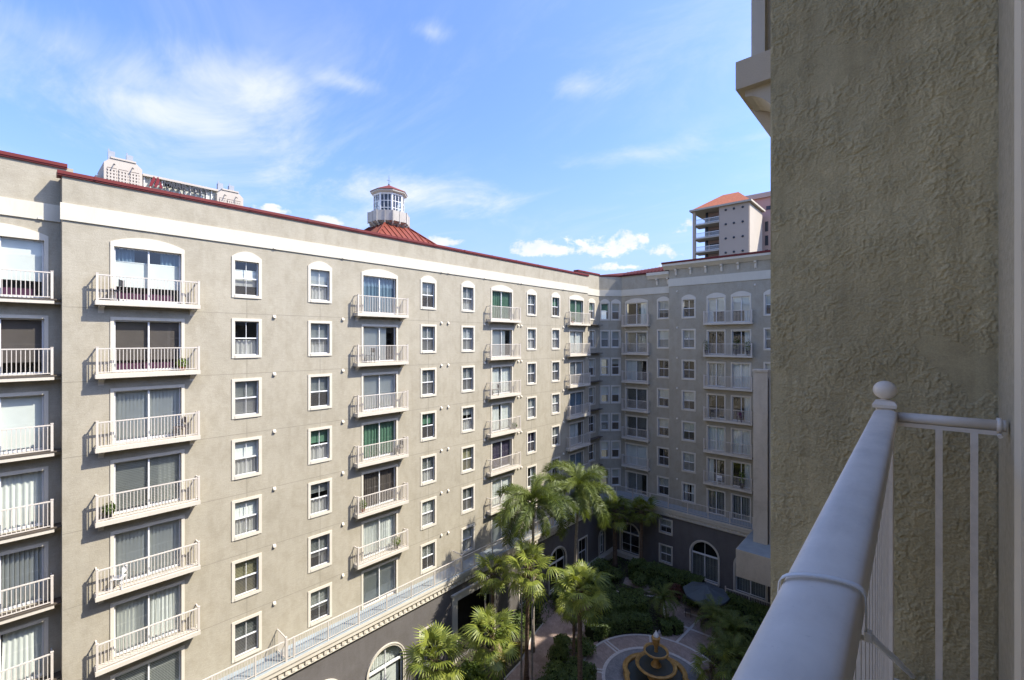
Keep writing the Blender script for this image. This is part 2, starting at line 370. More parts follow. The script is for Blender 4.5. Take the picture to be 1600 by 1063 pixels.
def furnish(par, w, h, code, seed):
    """what hangs behind the glass; code letters are read one by one"""
    a, b = -w / 2 + 0.01, w / 2 - 0.01; rq = seed % 4
    def add(name, key, fn): put(name, cached((key, w, h), fn), par)
    for ch in code:
        if ch == 'w': add('blind', 'w', lambda: slat_blind(a, b, 0, h, M_white))
        elif ch == 'W': add('blind', 'W', lambda: slat_blind(a, b, h * 0.46, h, M_white))
        elif ch == 'u': add('blind', ('u', rq), lambda: slat_blind(a, b, h * (0.18 + 0.16 * rq), h, M_white))
        elif ch == 's': add('blind', 's', lambda: slat_blind(a, b, 0, h, M_greyb))
        elif ch == 'S': add('blind', ('S', rq), lambda: slat_blind(a, b, h * (0.3 + 0.12 * rq), h, M_greyb))
        elif ch == 'k': add('blind', 'k', lambda: slat_blind(a, b, 0, h, M_creamb))
        elif ch == 'v': add('blind', 'v', lambda: vertical_blind(a, b, 0.02, h, M_white))
        elif ch == 'V': add('blind', 'V', lambda: vertical_blind(a, a + w * 0.74, 0.02, h, M_white))
        elif ch == 'y': add('blind', 'y', lambda: vertical_blind(a, b, 0.02, h, M_greyb))
        elif ch == 'c': add('curtain', ('c', rq), lambda: curtain(a, b, 0, h, M_white, seed=seed))
        elif ch == 'l': add('curtain', ('l', rq), lambda: curtain(a, a + w * 0.30, 0, h, M_white, seed=seed, y=0.30))
        elif ch == 'r': add('curtain', ('r', rq), lambda: curtain(b - w * 0.34, b, 0, h, M_white, seed=seed + 3, y=0.30))
        elif ch == 'L': add('curtain', ('L', rq), lambda: curtain(a, a + w * 0.46, 0, h, M_white, seed=seed, flare=0.12))
        elif ch == 'R': add('curtain', ('R', rq), lambda: curtain(b - w * 0.46, b, 0, h, M_white, seed=seed + 3, flare=0.12))
        elif ch == 'f': add('shade', 'f', lambda: flat_shade(a, b, h * 0.42, h, M_white))
        elif ch == 'F': add('shade', 'F', lambda: flat_shade(a, b, 0.10, h, M_white))
        elif ch == 'q': add('shade', 'q', lambda: flat_shade(a, b, h * 0.30, h, M_white))
        elif ch == 'D': add('shade', 'D', lambda: flat_shade(a, b, h * 0.22, h, M_brown))
        elif ch == 'm': add('shade', 'm', lambda: flat_shade(a, b, h * 0.28, h * 0.75, M_white))
        elif ch == 'x': add('curtain', ('x', rq), lambda: curtain(a, b, 0, h * 0.44, M_white, seed=seed, folds=30))
        elif ch == 'g': add('shade', 'g', lambda: flat_shade(a, b, h * 0.56, h, M_green))
        elif ch == 'G': add('curtain', 'G', lambda: curtain(a, b, 0, h, M_green, seed=5, folds=26))
        elif ch == 'p': add('curtain', 'p', lambda: curtain(a, b, 0, h, M_purple, seed=6))
        elif ch == 'b': add('curtain', 'b', lambda: curtain(a, b, 0, h, M_blue, seed=7, folds=26))
        elif ch == 'B': add('curtain', 'B', lambda: curtain(a, a + w * .3, h * .55, h, M_blue, y=0.32, seed=8)); add('curtain', 'B2', lambda: curtain(b - w * .3, b, h * .55, h, M_blue, y=0.32, seed=9))
        elif ch == 'n': add('curtain', 'n', lambda: curtain(a, b, 0, h, M_brown, seed=10))
        elif ch == 'P': add('cushion', 'P', lambda: MB().box(a + 0.1, b - 0.2, 0.34, 0.6, 0.0, h * 0.17).mesh('cushion', M_plum))
def window(fr, u, floor_z, arched, code, gw=GW, gh=GH, seed=0, z0=0.62, muntin=True):
    o = fr.put('window', cached(('ws', gw, gh, arched), lambda: surround(gw, gh, arched)), u, 0, floor_z + z0)
    put('sash', cached(('sash', gw, gh, muntin), lambda: sash_mesh(gw, gh, 0.5, muntin)), o)
    put('pane', cached(('pu', gw, gh), lambda: pane_mesh(gw, gh / 2, gh, M_glass)), o)
    put('pane', cached(('pl', gw, gh), lambda: pane_mesh(gw, 0, gh / 2, M_screen)), o)
    furnish(o, gw, gh, code, seed); return o
DW, DH = 2.34, 2.20            # opening of a sliding door
def door_surround(w, h, arched): return surround(w, h, arched, sill=False, t=0.12, rise=0.30, head=0.13)
def leaf_mesh(w, h, y):
    mb = MB(); b = 0.055
    mb.box(-w / 2, -w / 2 + b, y, y + 0.045, 0, h); mb.box(w / 2 - b, w / 2, y, y + 0.045, 0, h)
    mb.box(-w / 2 + b, w / 2 - b, y, y + 0.045, 0, 0.09); mb.box(-w / 2 + b, w / 2 - b, y, y + 0.045, h - b, h); return mb.mesh('sliding_panel', M_sash)
def door(fr, u, floor_z, arched, code, w=DW, h=DH, seed=0):
    h = h + (0.10 if arched else 0)
    o = fr.put('balcony_door', cached(('ds', w, h, arched), lambda: door_surround(w, h, arched)), u, 0, floor_z + 0.02)
    lw = w / 2 + 0.03
    for sgn, y in ((-1, 0.085), (1, 0.135)):
        put('sliding_panel', cached(('leaf', w, h, sgn), lambda: leaf_mesh(lw, h, y)), o, (sgn * (w / 2 - lw / 2), 0, 0))
        def pm():
            mb = MB(); mb.quad((-lw / 2 + .05, y + .02, .08), (lw / 2 - .05, y + .02, .08), (lw / 2 - .05, y + .02, h - .05), (-lw / 2 + .05, y + .02, h - .05)); return mb.mesh('pane', M_dglass)
        put('pane', cached(('dp', w, h, sgn), pm), o, (sgn * (w / 2 - lw / 2), 0, 0))
    furnish(o, w, h, code, seed); return o
def balusters_mesh(w, d, hh, gap=0.115, left=True, right=True):
    mb = MB(); n = int(w / gap); s = 0.011
    for k in range(1, n):
        x = -w / 2 + w * k / n; mb.box(x - s, x + s, -d - s, -d + s, 0.07, hh - 0.03)
    nd = max(2, int(d / gap))
    for sx, on in ((-w / 2, left), (w / 2, right)):
        if not on: continue
        for k in range(1, nd):
            y = -d * k / nd; mb.box(sx - s, sx + s, y - s, y + s, 0.07, hh - 0.03)
    return mb.mesh('balusters', M_metal)
def rail_mesh(w, d, hh, left=True, right=True):
    mb = MB()
    for z, t, k in ((hh, 0.028, 0.022), (0.07, 0.016, 0.016)):
        mb.box(-w / 2, w / 2, -d - t, -d + t, z - k, z + k)
        if left: mb.box(-w / 2 - t * .8, -w / 2 + t * .8, -d + t, 0.0, z - k * .9, z + k * .9)
        if right: mb.box(w / 2 - t * .8, w / 2 + t * .8, -d + t, 0.0, z - k * .9, z + k * .9)
    return mb.mesh('handrail', M_metal)
def slab_mesh(w, d):
    mb = MB(); mb.box(-w / 2, w / 2, -d, 0.02, -0.19, -0.012); mb.box(-w / 2 + 0.03, w / 2 - 0.03, -d + 0.03, 0.02, -0.012, 0); 
    return mb.mesh('balcony', M_slab)
def bracket_mesh():
    mb = MB(); pts = [(0.0, 0.0), (-0.42, 0.0), (-0.42, -0.05)] + [(-0.40 + 0.40 * math.sin(t), -0.05 - 0.26 * (1 - math.cos(t))) for t in [PI / 2 * k / 7 for k in range(1, 8)]]
    mb.prism(pts, 'x', -0.09, 0.09); return mb.mesh('bracket', M_slab)
def post_mesh(hh):
    mb = MB(); mb.box(-0.038, 0.038, -0.038, 0.038, 0, hh + 0.05); mb.box(-0.046, 0.046, -0.046, 0.046, hh + 0.05, hh + 0.075); return mb.mesh('post', M_metal)
RH = 1.03
def balcony(fr, u, floor_z, w=3.6, d=0.50, brackets=True, left=True, right=True):
    rd = d - 0.06; rw = w - 0.12
    o = fr.put('balcony', cached(('slab', w, d), lambda: slab_mesh(w, d)), u, 0, floor_z)
    put('handrail', cached(('rail', w, d, left, right), lambda: rail_mesh(rw, rd, RH, left, right)), o)
    b = put('balusters', cached(('bal', w, d, left, right), lambda: balusters_mesh(rw, rd, RH, 0.115, left, right)), o); b['kind'] = 'stuff'
    for sx, on in ((-1, left), (1, right)):
        put('post', cached(('post',), lambda: post_mesh(RH)), o, (sx * rw / 2, -rd, 0))
    if brackets:
        for sx in (-1, 1): put('bracket', cached(('brk',), bracket_mesh), o, (sx * (w / 2 - 0.22), 0, -0.19))
    return o
def vent_mesh():
    mb = MB(); mb.box(-0.075, 0.075, -0.012, 0.01, -0.09, 0.09)
    mb.prism([(-0.012, 0.08), (-0.10, -0.015), (-0.10, -0.07), (-0.012, -0.07)], 'x', -0.065, 0.065); return mb.mesh('vent_cap', M_trim)
def vent(fr, u, z): fr.put('vent_cap', cached(('vent',), vent_mesh), u, 0, z)
def band(fr, u0, u1, z0, z1, proud=0.06, name='cream_band', mat=None, w=0):
    mb = MB(); mb.box(u0, u1, -proud, 0.02, z0, z1); return fr.build(mb, name, mat or M_band, 0, w)
def cap(fr, u0, u1, z, over=0.10, depth=0.5, h=0.13):
    mb = MB(); mb.box(u0, u1, -over, depth, z, z + h); mb.box(u0 + .003, u1 - .003, -over + 0.03, depth - .003, z - 0.06, z)
    k = u0 + 1.1
    while k < u1 - .3: mb.box(k - .035, k + .035, -over - .012, depth + .01, z - .004, z + h + .012); k += 2.9
    return fr.build(mb, 'parapet_cap', M_red)
def joints(fr, u0, u1, vs_, verticals):
    mb = MB(); t = 0.011
    for z in vs_: mb.box(u0, u1, -0.003, 0.01, z - t, z + t)
    fr.build(mb, 'control_joint', M_joint)['kind'] = 'stuff'
    mb = MB()
    for u, a, b in verticals: mb.box(u - t, u + t, -0.0034, 0.01, a, b)
    if verticals: fr.build(mb, 'control_joint', M_joint)['kind'] = 'stuff'
FZ = [24.22 - 3.0 * i for i in range(7)]           # walking level of the seven floors, top first
PAR = 29.14

# ------------------------------------------------------------------ the long sunlit wing on the left
W1 = tag(empty('apartment_wing', (-25.2, 0, 0)), 'long sunlit taupe apartment wing with stacked cream balconies facing the courtyard', 'building')
FM = Frame(W1, (-25.2, 0), R(90)); FS = Frame(W1, (-25.9, 0), R(90)); FP = Frame(W1, (-24.25, 0), R(90))
MAIN0, MAIN1 = 1.53, 39.7
def win_hole(u, z, gw=GW, gh=GH): return (u - gw / 2, u + gw / 2, z + 0.62, z + 0.62 + gh)
def door_hole(u, z, arched, w=DW): return (u - w / 2, u + w / 2, z + 0.02, z + 0.02 + DH + (0.10 if arched else 0))
# what hangs in each window, floor by floor from the top
COLS = [
    ('door', 4.25, ['mBP', 'DP', 'v', 'rs', 'v', 'vlR', 'w']),
    ('win', 8.15, ['m', 'x', 'uw', 'fx', 'cf', 'k', 's']),
    ('win', 11.90, ['Wx', 'xS', 'S', 'gx', 'Sx', 'rS', 'uW']),
    ('door', 15.73, ['b', 'V', 'v', 'G', 'n', 'Vc', 'y']),
    ('win', 19.50, ['S', 's', 's', 'g', 'Sx', 'Wc', 'W']),
    ('win', 23.18, ['Sx', 'w', 'sW', 'ux', 'kW', 's', 'Wc']),
    ('door', 26.92, ['G', 'V', 'LR', 'LR', 'p', 'cLR', 'v']),
    ('win', 30.68, ['s', 'Wx', 's', 'Wx', 'p', 'r', 'S']),
    ('win', 34.20, ['g', 'w', 's', 'Wc', 'u', 'd', 's']),
    ('door', 37.65, ['G', 'LR', 'y', 'b', 'V', 'b', 'y']),
]
holes, verts_j = [], []
for kind, u, codes in COLS:
    for i, z in enumerate(FZ):
        holes.append(win_hole(u, z) if kind == 'win' else door_hole(u, z, i == 0))
    if kind == 'win':
        for i, z in enumerate(FZ[1:]): verts_j.append((u, z + 0.62 + GH + 0.15, FZ[i] + 0.46))
fac = wall_with_openings(MAIN0, MAIN1, FZ[6] - 0.3, PAR, holes)
fac.quad((MAIN0, 0, FZ[6] - .3), (MAIN0, 0, PAR), (MAIN0, 0.9, PAR), (MAIN0, 0.9, FZ[6] - .3))
fac.quad((MAIN1, 0, FZ[6] - .3), (MAIN1, 0.9, FZ[6] - .3), (MAIN1, 0.9, PAR), (MAIN1, 0, PAR))
fac.quad((MAIN0, 0.4, PAR), (MAIN0, 0.4, 28.6), (MAIN1, 0.4, 28.6), (MAIN1, 0.4, PAR))
FM.build(fac, 'facade_wall', M_wall)
sd = 0
for kind, u, codes in COLS:
    for i, z in enumerate(FZ):
        sd += 1
        if kind == 'win': window(FM, u, z, i == 0, codes[i], seed=sd)
        else:
            door(FM, u, z, i == 0, codes[i], seed=sd)
            if i < 6: balcony(FM, u, z, 3.6, 0.5, brackets=True)
joints(FM, MAIN0 + .02, MAIN1 - .02, [z - 0.30 for z in FZ[:6]], verts_j)
band(FM, MAIN0 - 0.06, MAIN1 + 0.06, 27.35, 28.02)
cap(FM, MAIN0 - 0.14, MAIN1 + 0.12, PAR)
for i in range(7):
    zv = FZ[i] - 0.42 if i else 0
    for u in (9.45, 13.25, 20.62, 21.25, 24.9, 28.9, 29.3, 35.4):
        vent(FM, u, FZ[i] + 2.60 if i else 27.43)
# set-back ends with a higher parapet
PAR2 = 29.62
def setback(u0, u1, items, v0=FZ[6] - 0.3, side=None):
    hs_ = []
    for kind, u, codes in items:
        for i, z in enumerate(FZ): hs_.append(win_hole(u, z) if kind == 'win' else door_hole(u, z, i == 0))
    mb = wall_with_openings(u0, u1, v0, PAR2, hs_)
    FS.build(mb, 'facade_wall', M_wall)
    n = 50
    for kind, u, codes in items:
        for i, z in enumerate(FZ):
            n += 1
            if kind == 'win': window(FS, u, z, i == 0, codes[i], seed=n)
            else:
                door(FS, u, z, i == 0, codes[i], seed=n)
    return mb
setback(-34, 1.9, [('door', -0.11, ['qP', 'D', 'F', 'c', 'v', 'R', 'v']), ('win', -4.2, ['w', 'W', 's', 'W', 'u', 'k', 's']), ('win', -7.8, ['w', 'W', 's', 'W', 'u', 'k', 's'])])
for i in range(6):
    balcony(FS, -0.29, FZ[i], 3.22, 0.5, brackets=False)
    FS.build(MB().box(1.32, 1.53, -0.32, 0.02, -0.187, -0.02), 'slab_return', M_slab, 0, 0, FZ[i])
band(FS, -34, 1.525, 27.35, 28.02); cap(FS, -34, 1.72, PAR2)
vent(FS, 0.95, 27.43)
setback(39.0, 43.05, [('win', 41.57, ['g', 's', 'W', 's', 'd', 'd', 's'])])
band(FS, 39.72, 43.06, 27.35, 28.02); cap(FS, 38.9, 43.09, PAR2)
# solid back of the wing, near-black sheet for the unlit rooms behind the glass
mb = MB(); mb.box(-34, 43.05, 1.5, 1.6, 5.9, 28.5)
FM.build(mb, 'dark_backing', M_dark)
mb = MB()
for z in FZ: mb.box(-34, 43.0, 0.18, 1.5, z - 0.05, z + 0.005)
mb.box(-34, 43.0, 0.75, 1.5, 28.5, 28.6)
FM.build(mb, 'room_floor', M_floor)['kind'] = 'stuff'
mb = MB(); mb.box(-34, 43.0, 1.65, 18, 28.4, 28.6); FM.build(mb, 'roof', M_greyb)
mb = MB(); mb.box(-34, 43.0, 17.9, 18.1, 0, 28.39); mb.box(-34.1, -33.9, 0.8, 17.8, 0, 29); FM.build(mb, 'back_wall', M_wall)
# unseen wing behind the camera, added to bounce warm light onto the bay
FB = Frame(W1, (0, -34.0), R(180))
rb = []
for z in FZ:
    for u in (3, 7, 11, 15, 19, 23): rb.append(win_hole(u, z))
FB.build(wall_with_openings(-0.3, 25.9, 0, PAR2, rb), 'facade_wall', M_wall); band(FB, -0.3, 25.9, 27.35, 28.02); cap(FB, -0.3, 25.9, PAR2)
FB.build(MB().box(-.3, 25.9, .6, .7, 0, 28.5), 'dark_backing', M_dark)
# charcoal podium, terrace and its cornice
P_ARCH = [(3.0, 2.45), (6.9, 2.45), (11.45, 2.45), (15.57, 2.45)]
pod_holes = [(u - 1.2, u + 1.2, 0.35, 3.85, 'arch') for u, w in P_ARCH] + [(18.14, 19.30, 1.05, 3.52), (21.25, 24.7, 0.05, 4.30), (40.35, 41.3, 0.75, 3.05, 'arch'), (28.0, 29.4, 0.9, 3.4), (32.0, 34.4, 0.35, 3.85, 'arch'), (36.6, 38.0, 0.9, 3.4)]
FP.build(wall_with_openings(-34, 43.3, 0, 5.4, pod_holes, 0.25), 'podium_wall', M_podium)
def arch_ring(w, h, z0, t=0.17, proud=0.05, leg=True):
    r = w / 2; sp = h - r; mb = MB(); n = 26
    for k in range(n):
        a, b = PI * k / n, PI * (k + 1) / n
        for (ra, rb, p) in ((r, r + t * 0.62, proud), (r + t * 0.62, r + t, proud * 1.7)):
            q = lambda rr, t_, y: (rr * math.cos(t_), y, sp + rr * math.sin(t_))
            mb.quad(q(ra, a, -p), q(rb, a, -p), q(rb, b, -p), q(ra, b, -p)); mb.quad(q(rb, a, -p), q(rb, a, .02), q(rb, b, .02), q(rb, b, -p))
            mb.quad(q(ra, a, -p), q(ra, b, -p), q(ra, b, .02), q(ra, a, .02))
    for sx in (-1, 1):
        for (ra, rb, p) in ((r, r + t * 0.62, proud), (r + t * 0.62, r + t, proud * 1.7)):
            mb.box(min(sx * ra, sx * rb), max(sx * ra, sx * rb), -p, .02, 0, sp)
    mb.box(-r - t, r + t, -proud * 1.9, .02, -0.12, -0.002)
    return mb.mesh('arched_window', M_trim)
def arch_sash(w, h, cols=2, bars=True):
    r = w / 2; sp = h - r; b = 0.06; y0, y1 = 0.12, 0.19; mb = MB(); n = 24
    for k in range(n):
        a, c = PI * k / n, PI * (k + 1) / n; q = lambda rr, t_, y: (rr * math.cos(t_), y, sp + rr * math.sin(t_))
        mb.quad(q(r - b, a, y0), q(r, a, y0), q(r, c, y0), q(r - b, c, y0)); mb.quad(q(r - b, a, y0), q(r - b, c, y0), q(r - b, c, y1), q(r - b, a, y1))
    mb.box(-r, -r + b, y0, y1, 0, sp); mb.box(r - b, r, y0, y1, 0, sp); mb.box(-r + b, r - b, y0, y1, 0, b)
    mb.box(-r + b, r - b, y0 - .02, y1, sp - 0.07, sp + 0.07)
    mb.box(-.04, .04, y0 - .01, y1, b, sp - .07); mb.box(-.02, .02, y0, y1, sp + .07, h - b)
    if bars: mb.box(-r + b, r - b, y0 + .01, y1 - .01, sp * 0.42 - .015, sp * 0.42 + .015)
    return mb.mesh('sash', M_sash)
def arch_window(fr, u, z0, w, h, code, cur=M_white, seed=1, bars=False):
    o = fr.put('arched_window', cached(('ar', w, h), lambda: arch_ring(w, h, 0)), u, 0, z0)
    put('sash', cached(('as', w, h, bars), lambda: arch_sash(w, h, 2, bars)), o)
    r = w / 2; sp = h - r
    def ap():
        mb = MB(); mb.quad(*([(-r, .155, 0), (r, .155, 0)] + [(r * math.cos(PI * k / 20), .155, sp + r * math.sin(PI * k / 20)) for k in range(21)])); return mb.mesh('pane', M_dglass)
    put('pane', cached(('ap', w, h), ap), o)
    if code == 'c':
        put('curtain', curtain(-r + .05, r - .05, sp + .02, h + .05, cur, y=.36, seed=seed), o); put('shade', flat_shade(-r + .1, r - .1, .05, sp - .05, cur, .34), o)
    elif code == 'v': put('blind', vertical_blind(-r + .03, r - .03, .02, sp - .05, M_greyb, .36), o)
    return o
for k, (u, w) in enumerate(P_ARCH): arch_window(FP, u, 0.35, 2.4, 3.5, 'c', seed=20 + k)
arch_window(FP, 33.2, 0.35, 2.4, 3.5, 'd'); arch_window(FP, 40.825, 0.75, 0.95, 2.3, 'd', bars=True)
window(FP, 18.72, 1.05 - 0.62, False, 'LS', 1.16, 2.47, 90); window(FP, 28.7, .9 - .62, False, 'S', 1.4, 2.5, 91); window(FP, 37.3, .9 - .62, False, 'd', 1.4, 2.5, 91)
FP.build(MB().box(20.80, 21.25, -.10, .02, 0, 4.72).box(24.7, 25.1, -.10, .02, 0, 4.72).box(21.25, 24.7, -.104, .02, 4.30, 4.72).box(20.7, 25.2, -.16, .02, 4.72, 4.86), 'passage_surround', M_trim)
mb = MB(); mb.box(-34, 43.2, 1.6, 1.7, 0, 5.5); FP.build(mb, 'podium_backing', M_dark)  # near-black sheet, darkness behind passage and podium windows put into its colour
def cornice(fr, u0, u1, zt, dent0=None):
    """terrace edge: slab nosing, fascia, dentil course, bed moulding; zt = terrace level"""
    prof = [(0.02, zt - 0.02), (-0.30, zt - 0.02), (-0.30, zt - 0.20), (-0.24, zt - 0.24), (-0.24, zt - 0.45), (-0.17, zt - 0.50), (-0.12, zt - 0.52), (-0.12, zt - 0.74), (-0.15, zt - 0.76), (-0.15, zt - 0.83), (-0.06, zt - 0.90), (0.02, zt - 0.90)]
    mb = MB(); mb.prism(prof, 'x', u0, u1); fr.build(mb, 'terrace_cornice', M_trim)
    mb = MB(); u = u0 + 0.1
    while u < u1 - 0.2: mb.box(u, u + 0.17, -0.19, -0.10, zt - 0.72, zt - 0.56); u += 0.34
    fr.build(mb, 'dentils', M_trim)['kind'] = 'stuff'
def terrace_rail(fr, u0, u1, zt, y=-0.18, dividers=(), wall_y=0.9):
    o = fr.put('terrace_railing', MB().box(u0, u1, y - .028, y + .028, RH - .02, RH + .022).box(u0, u1, y - .016, y + .016, .07, .10).mesh('terrace_railing', M_metal), 0, 0, zt)
    mb = MB(); n = int((u1 - u0) / 0.125)
    for k in range(n):
        u = u0 + (k + .5) * (u1 - u0) / n; mb.box(u - .010, u + .010, y - .010, y + .010, .10, RH - .02)
    put('balusters', mb.mesh('balusters', M_metal), o)['kind'] = 'stuff'
    n = max(1, round((u1 - u0) / 1.85))
    for k in range(n + 1): put('post', cached(('tpost',), lambda: MB().box(-.03, .03, -.03, .03, 0, RH + .03).mesh('post', M_metal)), o, (u0 + k * (u1 - u0) / n, y, 0))
    for u in dividers:
        d = MB().box(u - .02, u + .02, y, wall_y, RH + .12, RH + .16).box(u - .02, u + .02, y, wall_y, .08, .12)
        for k in range(1, 9): yy = y + (wall_y - y) * k / 9; d.box(u - .01, u + .01, yy - .01, yy + .01, .12, RH + .12)
        d.box(u - .05, u + .05, y - .05, y + .05, 0, RH + .2)
        put('divider', d.mesh('divider', M_metal), o)
TZ = FZ[6]
cornice(FP, -14, 43.05, TZ); terrace_rail(FP, -33.9, 42.9, TZ, dividers=(2.0, 9.6, 21.6, 32.3))
FP.build(MB().box(-34, 43.3, -0.28, 0.98, TZ - 0.015, TZ).box(-34, 43.3, .02, 1.64, TZ - .5, TZ - .02), 'terrace_floor', M_terr)
FP.build(MB().box(36.0, 43.0, -0.55, 0, 0, 0.70), 'plinth', M_slab)

# ------------------------------------------------------------------ the shaded end wing across the courtyard
W2 = tag(empty('apartment_wing', (-13.0, 44.5, 0)), 'shaded grey end wing with paired balcony doors closing the courtyard', 'building')
FC = Frame(W2, (-25.9, 43.05), R(45)); F1 = Frame(W2, (0, 44.8), 0); F2 = Frame(W2, (0, 44.5), 0); FQ = Frame(W2, (0, 43.4), 0)
CL = 2.475
ch = []
for u in (0.64, 1.83): ch += [win_hole(u, z, 0.80) for z in FZ]
FC.build(wall_with_openings(0, CL, FZ[6] - .3, PAR2, ch), 'facade_wall', M_wall)
for j, u in enumerate((0.64, 1.83)):
    for i, z in enumerate(FZ): window(FC, u, z, i == 0, [['g', 's', 'd', 'W', 'S', 'W', 'd'], ['S', 's', 'S', 'W', 'S', 'W', 'W']][j][i], 0.80, GH, i + j, muntin=False)
band(FC, .02, CL - .02, 27.35, 28.02)
X1a, X1b, X2b = -24.15, -18.72, 0.6
h1 = []; D1 = ['r', 'v', 'LV', 'y', 'y', 'Rc', 'V']; Wn1 = ['S', 'w', 'd', 'W', 'W', 'd', 'W']
for i, z in enumerate(FZ): h1 += [door_hole(-22.42, z, i == 0, 2.34), win_hole(-19.44, z)]
F1.build(wall_with_openings(X1a, X1b, FZ[6] - .3, PAR2, h1), 'facade_wall', M_wall)
for i, z in enumerate(FZ):
    door(F1, -22.42, z, i == 0, D1[i], seed=i + 3); window(F1, -19.44, z, i == 0, Wn1[i], seed=i)
    if i < 6: balcony(F1, -22.38, z, 3.05, 0.5)
band(F1, X1a + .02, X1b, 27.35, 28.02)
SW = 1.48
Wn2 = ['d', 'sW', 'd', 'W', 'W', 'w', 'lr']; Dd = [['lW', 'd', 'v', 'd', 'c', 'l', 'y'], ['rW', 'r', 'c', 'r', 'c', 'r', 'y']]; Wn3 = ['S', 's', 'W', 'S', 'd', 'W', 's']
h2 = []
for i, z in enumerate(FZ): h2 += [win_hole(-16.77, z), door_hole(-14.21, z, i == 0, SW), door_hole(-12.05, z, i == 0, SW), win_hole(-9.53, z)]
PAR3 = 30.22
w2 = wall_with_openings(X1b, X2b, FZ[6] - .3, PAR3, h2)
w2.quad((X1b, 0, FZ[6] - .3), (X1b, 0, PAR3), (X1b, 5, PAR3), (X1b, 5, FZ[6] - .3))
F2.build(w2, 'facade_wall', M_wall)
for i, z in enumerate(FZ):
    window(F2, -16.77, z, i == 0, Wn2[i], seed=i + 1); window(F2, -9.53, z, i == 0, Wn3[i], seed=i + 2)
    for j, u in enumerate((-14.21, -12.05)): door(F2, u, z, i == 0, Dd[j][i], SW, seed=i + j)
    if i < 6: balcony(F2, -13.12, z, 4.2, 0.5, brackets=False)
for zz in (28.9,): pass
band(F2, X1b - .06, X2b, 27.94, 28.70)
def crown(fr, u0, u1, z0, z1, out=0.55, name='crown_cornice'):
    hgt = z1 - z0; pts = [(0.02, z1), (-out, z1), (-out, z1 - hgt * .45), (-out * .8, z1 - hgt * .55), (-out * .45, z0 + hgt * .22), (-0.08, z0), (0.02, z0)]
    fr.build(MB().prism(pts, 'x', u0, u1), name, M_trim)
crown(F2, X1b - 0.5, X2b, 29.62, PAR3)
cap(F2, X1b - 0.56, X2b, PAR3, 0.62, 0.5, 0.12)
crown(F1, -21.1, X1b - 0.02, 28.88, PAR2 - 0.10, 0.4)
def crown_bracket(): return MB().prism([(0.02, 0), (-0.30, 0), (-0.28, -0.14), (-0.14, -0.22), (-0.08, -0.62), (0.02, -0.66)], 'x', -.09, .09).mesh('crown_bracket', M_trim)
for u in [-18.0 + 1.43 * k for k in range(12)]: F2.put('crown_bracket', cached(('cb',), crown_bracket), u, 0, 29.62)
for u in (-20.1, -18.95): F1.put('crown_bracket', cached(('cb',), crown_bracket), u, 0, 28.88)
for u, z in ((-17.9, 27.4), (-10.9, 27.5)): vent(F2, u, z)
for u in (-17.9,):
    for z in FZ[1:]: vent(F2, u, z + 2.6)
# low red metal roof above the corner
rf = MB()
M_corner = painted('maroon_metal_roof', (0.085, 0.012, 0.011), 0.8, 0.15, 1.2)
A0 = (-26.05, 42.9, PAR2); A1 = (-24.2, 44.68, PAR2); A2 = (-18.78, 44.68, PAR2)
B0 = (-26.3, 43.6, PAR2 + .12); B1 = (-24.4, 46.0, PAR2 + .45); B2 = (-18.78, 46.0, PAR2 + .72)
loc = Vector(W2.location); T = lambda p: tuple(Vector(p) - loc)
rf.quad(T(A0), T(A1), T(B1), T(B0)); rf.quad(T(A1), T(A2), T(B2), T(B1))
for p, q in ((A0, A1), (A1, A2)):
    d = lambda r_, dz: T((r_[0], r_[1], r_[2] + dz)); rf.quad(d(p, -.16), d(q, -.16), d(q, 0), d(p, 0)); 
put('corner_roof', rf.mesh('corner_roof', M_corner), W2)
seam = MB()
for k in range(1, 14):
    t = k / 14; a = Vector(A1).lerp(Vector(A2), t); b = Vector(B1).lerp(Vector(B2), t); seam.tube([T(a + Vector((0, 0, .03))), T(b + Vector((0, 0, .03)))], .025, 4)
put('roof_seams', seam.mesh('roof_seams', M_corner), W2)['kind'] = 'stuff'
F2.build(MB().box(-24, X2b, 1.6, 1.7, 5.9, 28.5), 'dark_backing', M_dark)
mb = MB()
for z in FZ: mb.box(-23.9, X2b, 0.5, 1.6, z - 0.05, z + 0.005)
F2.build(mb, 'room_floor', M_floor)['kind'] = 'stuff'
F2.build(MB().box(-24, 14, 1.8, 15, 28.4, 28.6), 'roof', M_greyb)
F2.build(MB().box(-26, 14, 15, 15.2, 0, 29.6).box(-26.2, -26, .6, 15, 0, 29.6), 'back_wall', M_wall)
# podium of the end wing
q_holes = [(-23.42, -21.42, 0.45, 3.45, 'arch'), (-19.16, -18.04, 3.66, 4.90), (-19.16, -18.04, 0.75, 2.34), (-16.1, -13.7, 0.35, 3.80, 'arch'), (-12.2, -9.8, 0.35, 3.80, 'arch')]
FQ.build(wall_with_openings(-24.25, X2b, 0, 5.4, q_holes, 0.25), 'podium_wall', M_podium)
arch_window(FQ, -22.42, 0.45, 2.0, 3.0, 'd', bars=True); arch_window(FQ, -14.9, 0.35, 2.4, 3.45, 'v', bars=False); arch_window(FQ, -11.0, .35, 2.4, 3.45, 'v')
window(FQ, -18.6, 3.66 - .62, False, 'u', 1.12, 1.24, 1); window(FQ, -18.6, .75 - .62, False, 's', 1.12, 1.59, 2)
FQ.build(MB().box(-24.2, X2b, 1.6, 1.7, 0, 5.5), 'dark_backing', M_dark)
cornice(FQ, -24.0, X2b, TZ); terrace_rail(FQ, -23.9, -10.75, TZ, dividers=(), wall_y=1.0)
FQ.build(MB().box(-25.2, X2b, -0.28, 1.38, TZ - .016, TZ - .001).box(-24.2, X2b, .02, 1.6, TZ - .5, TZ - .021), 'terrace_floor', M_terr)
FQ.build(MB().box(-23.9, -20.9, -.55, 0, 0, .42), 'plinth', M_slab)

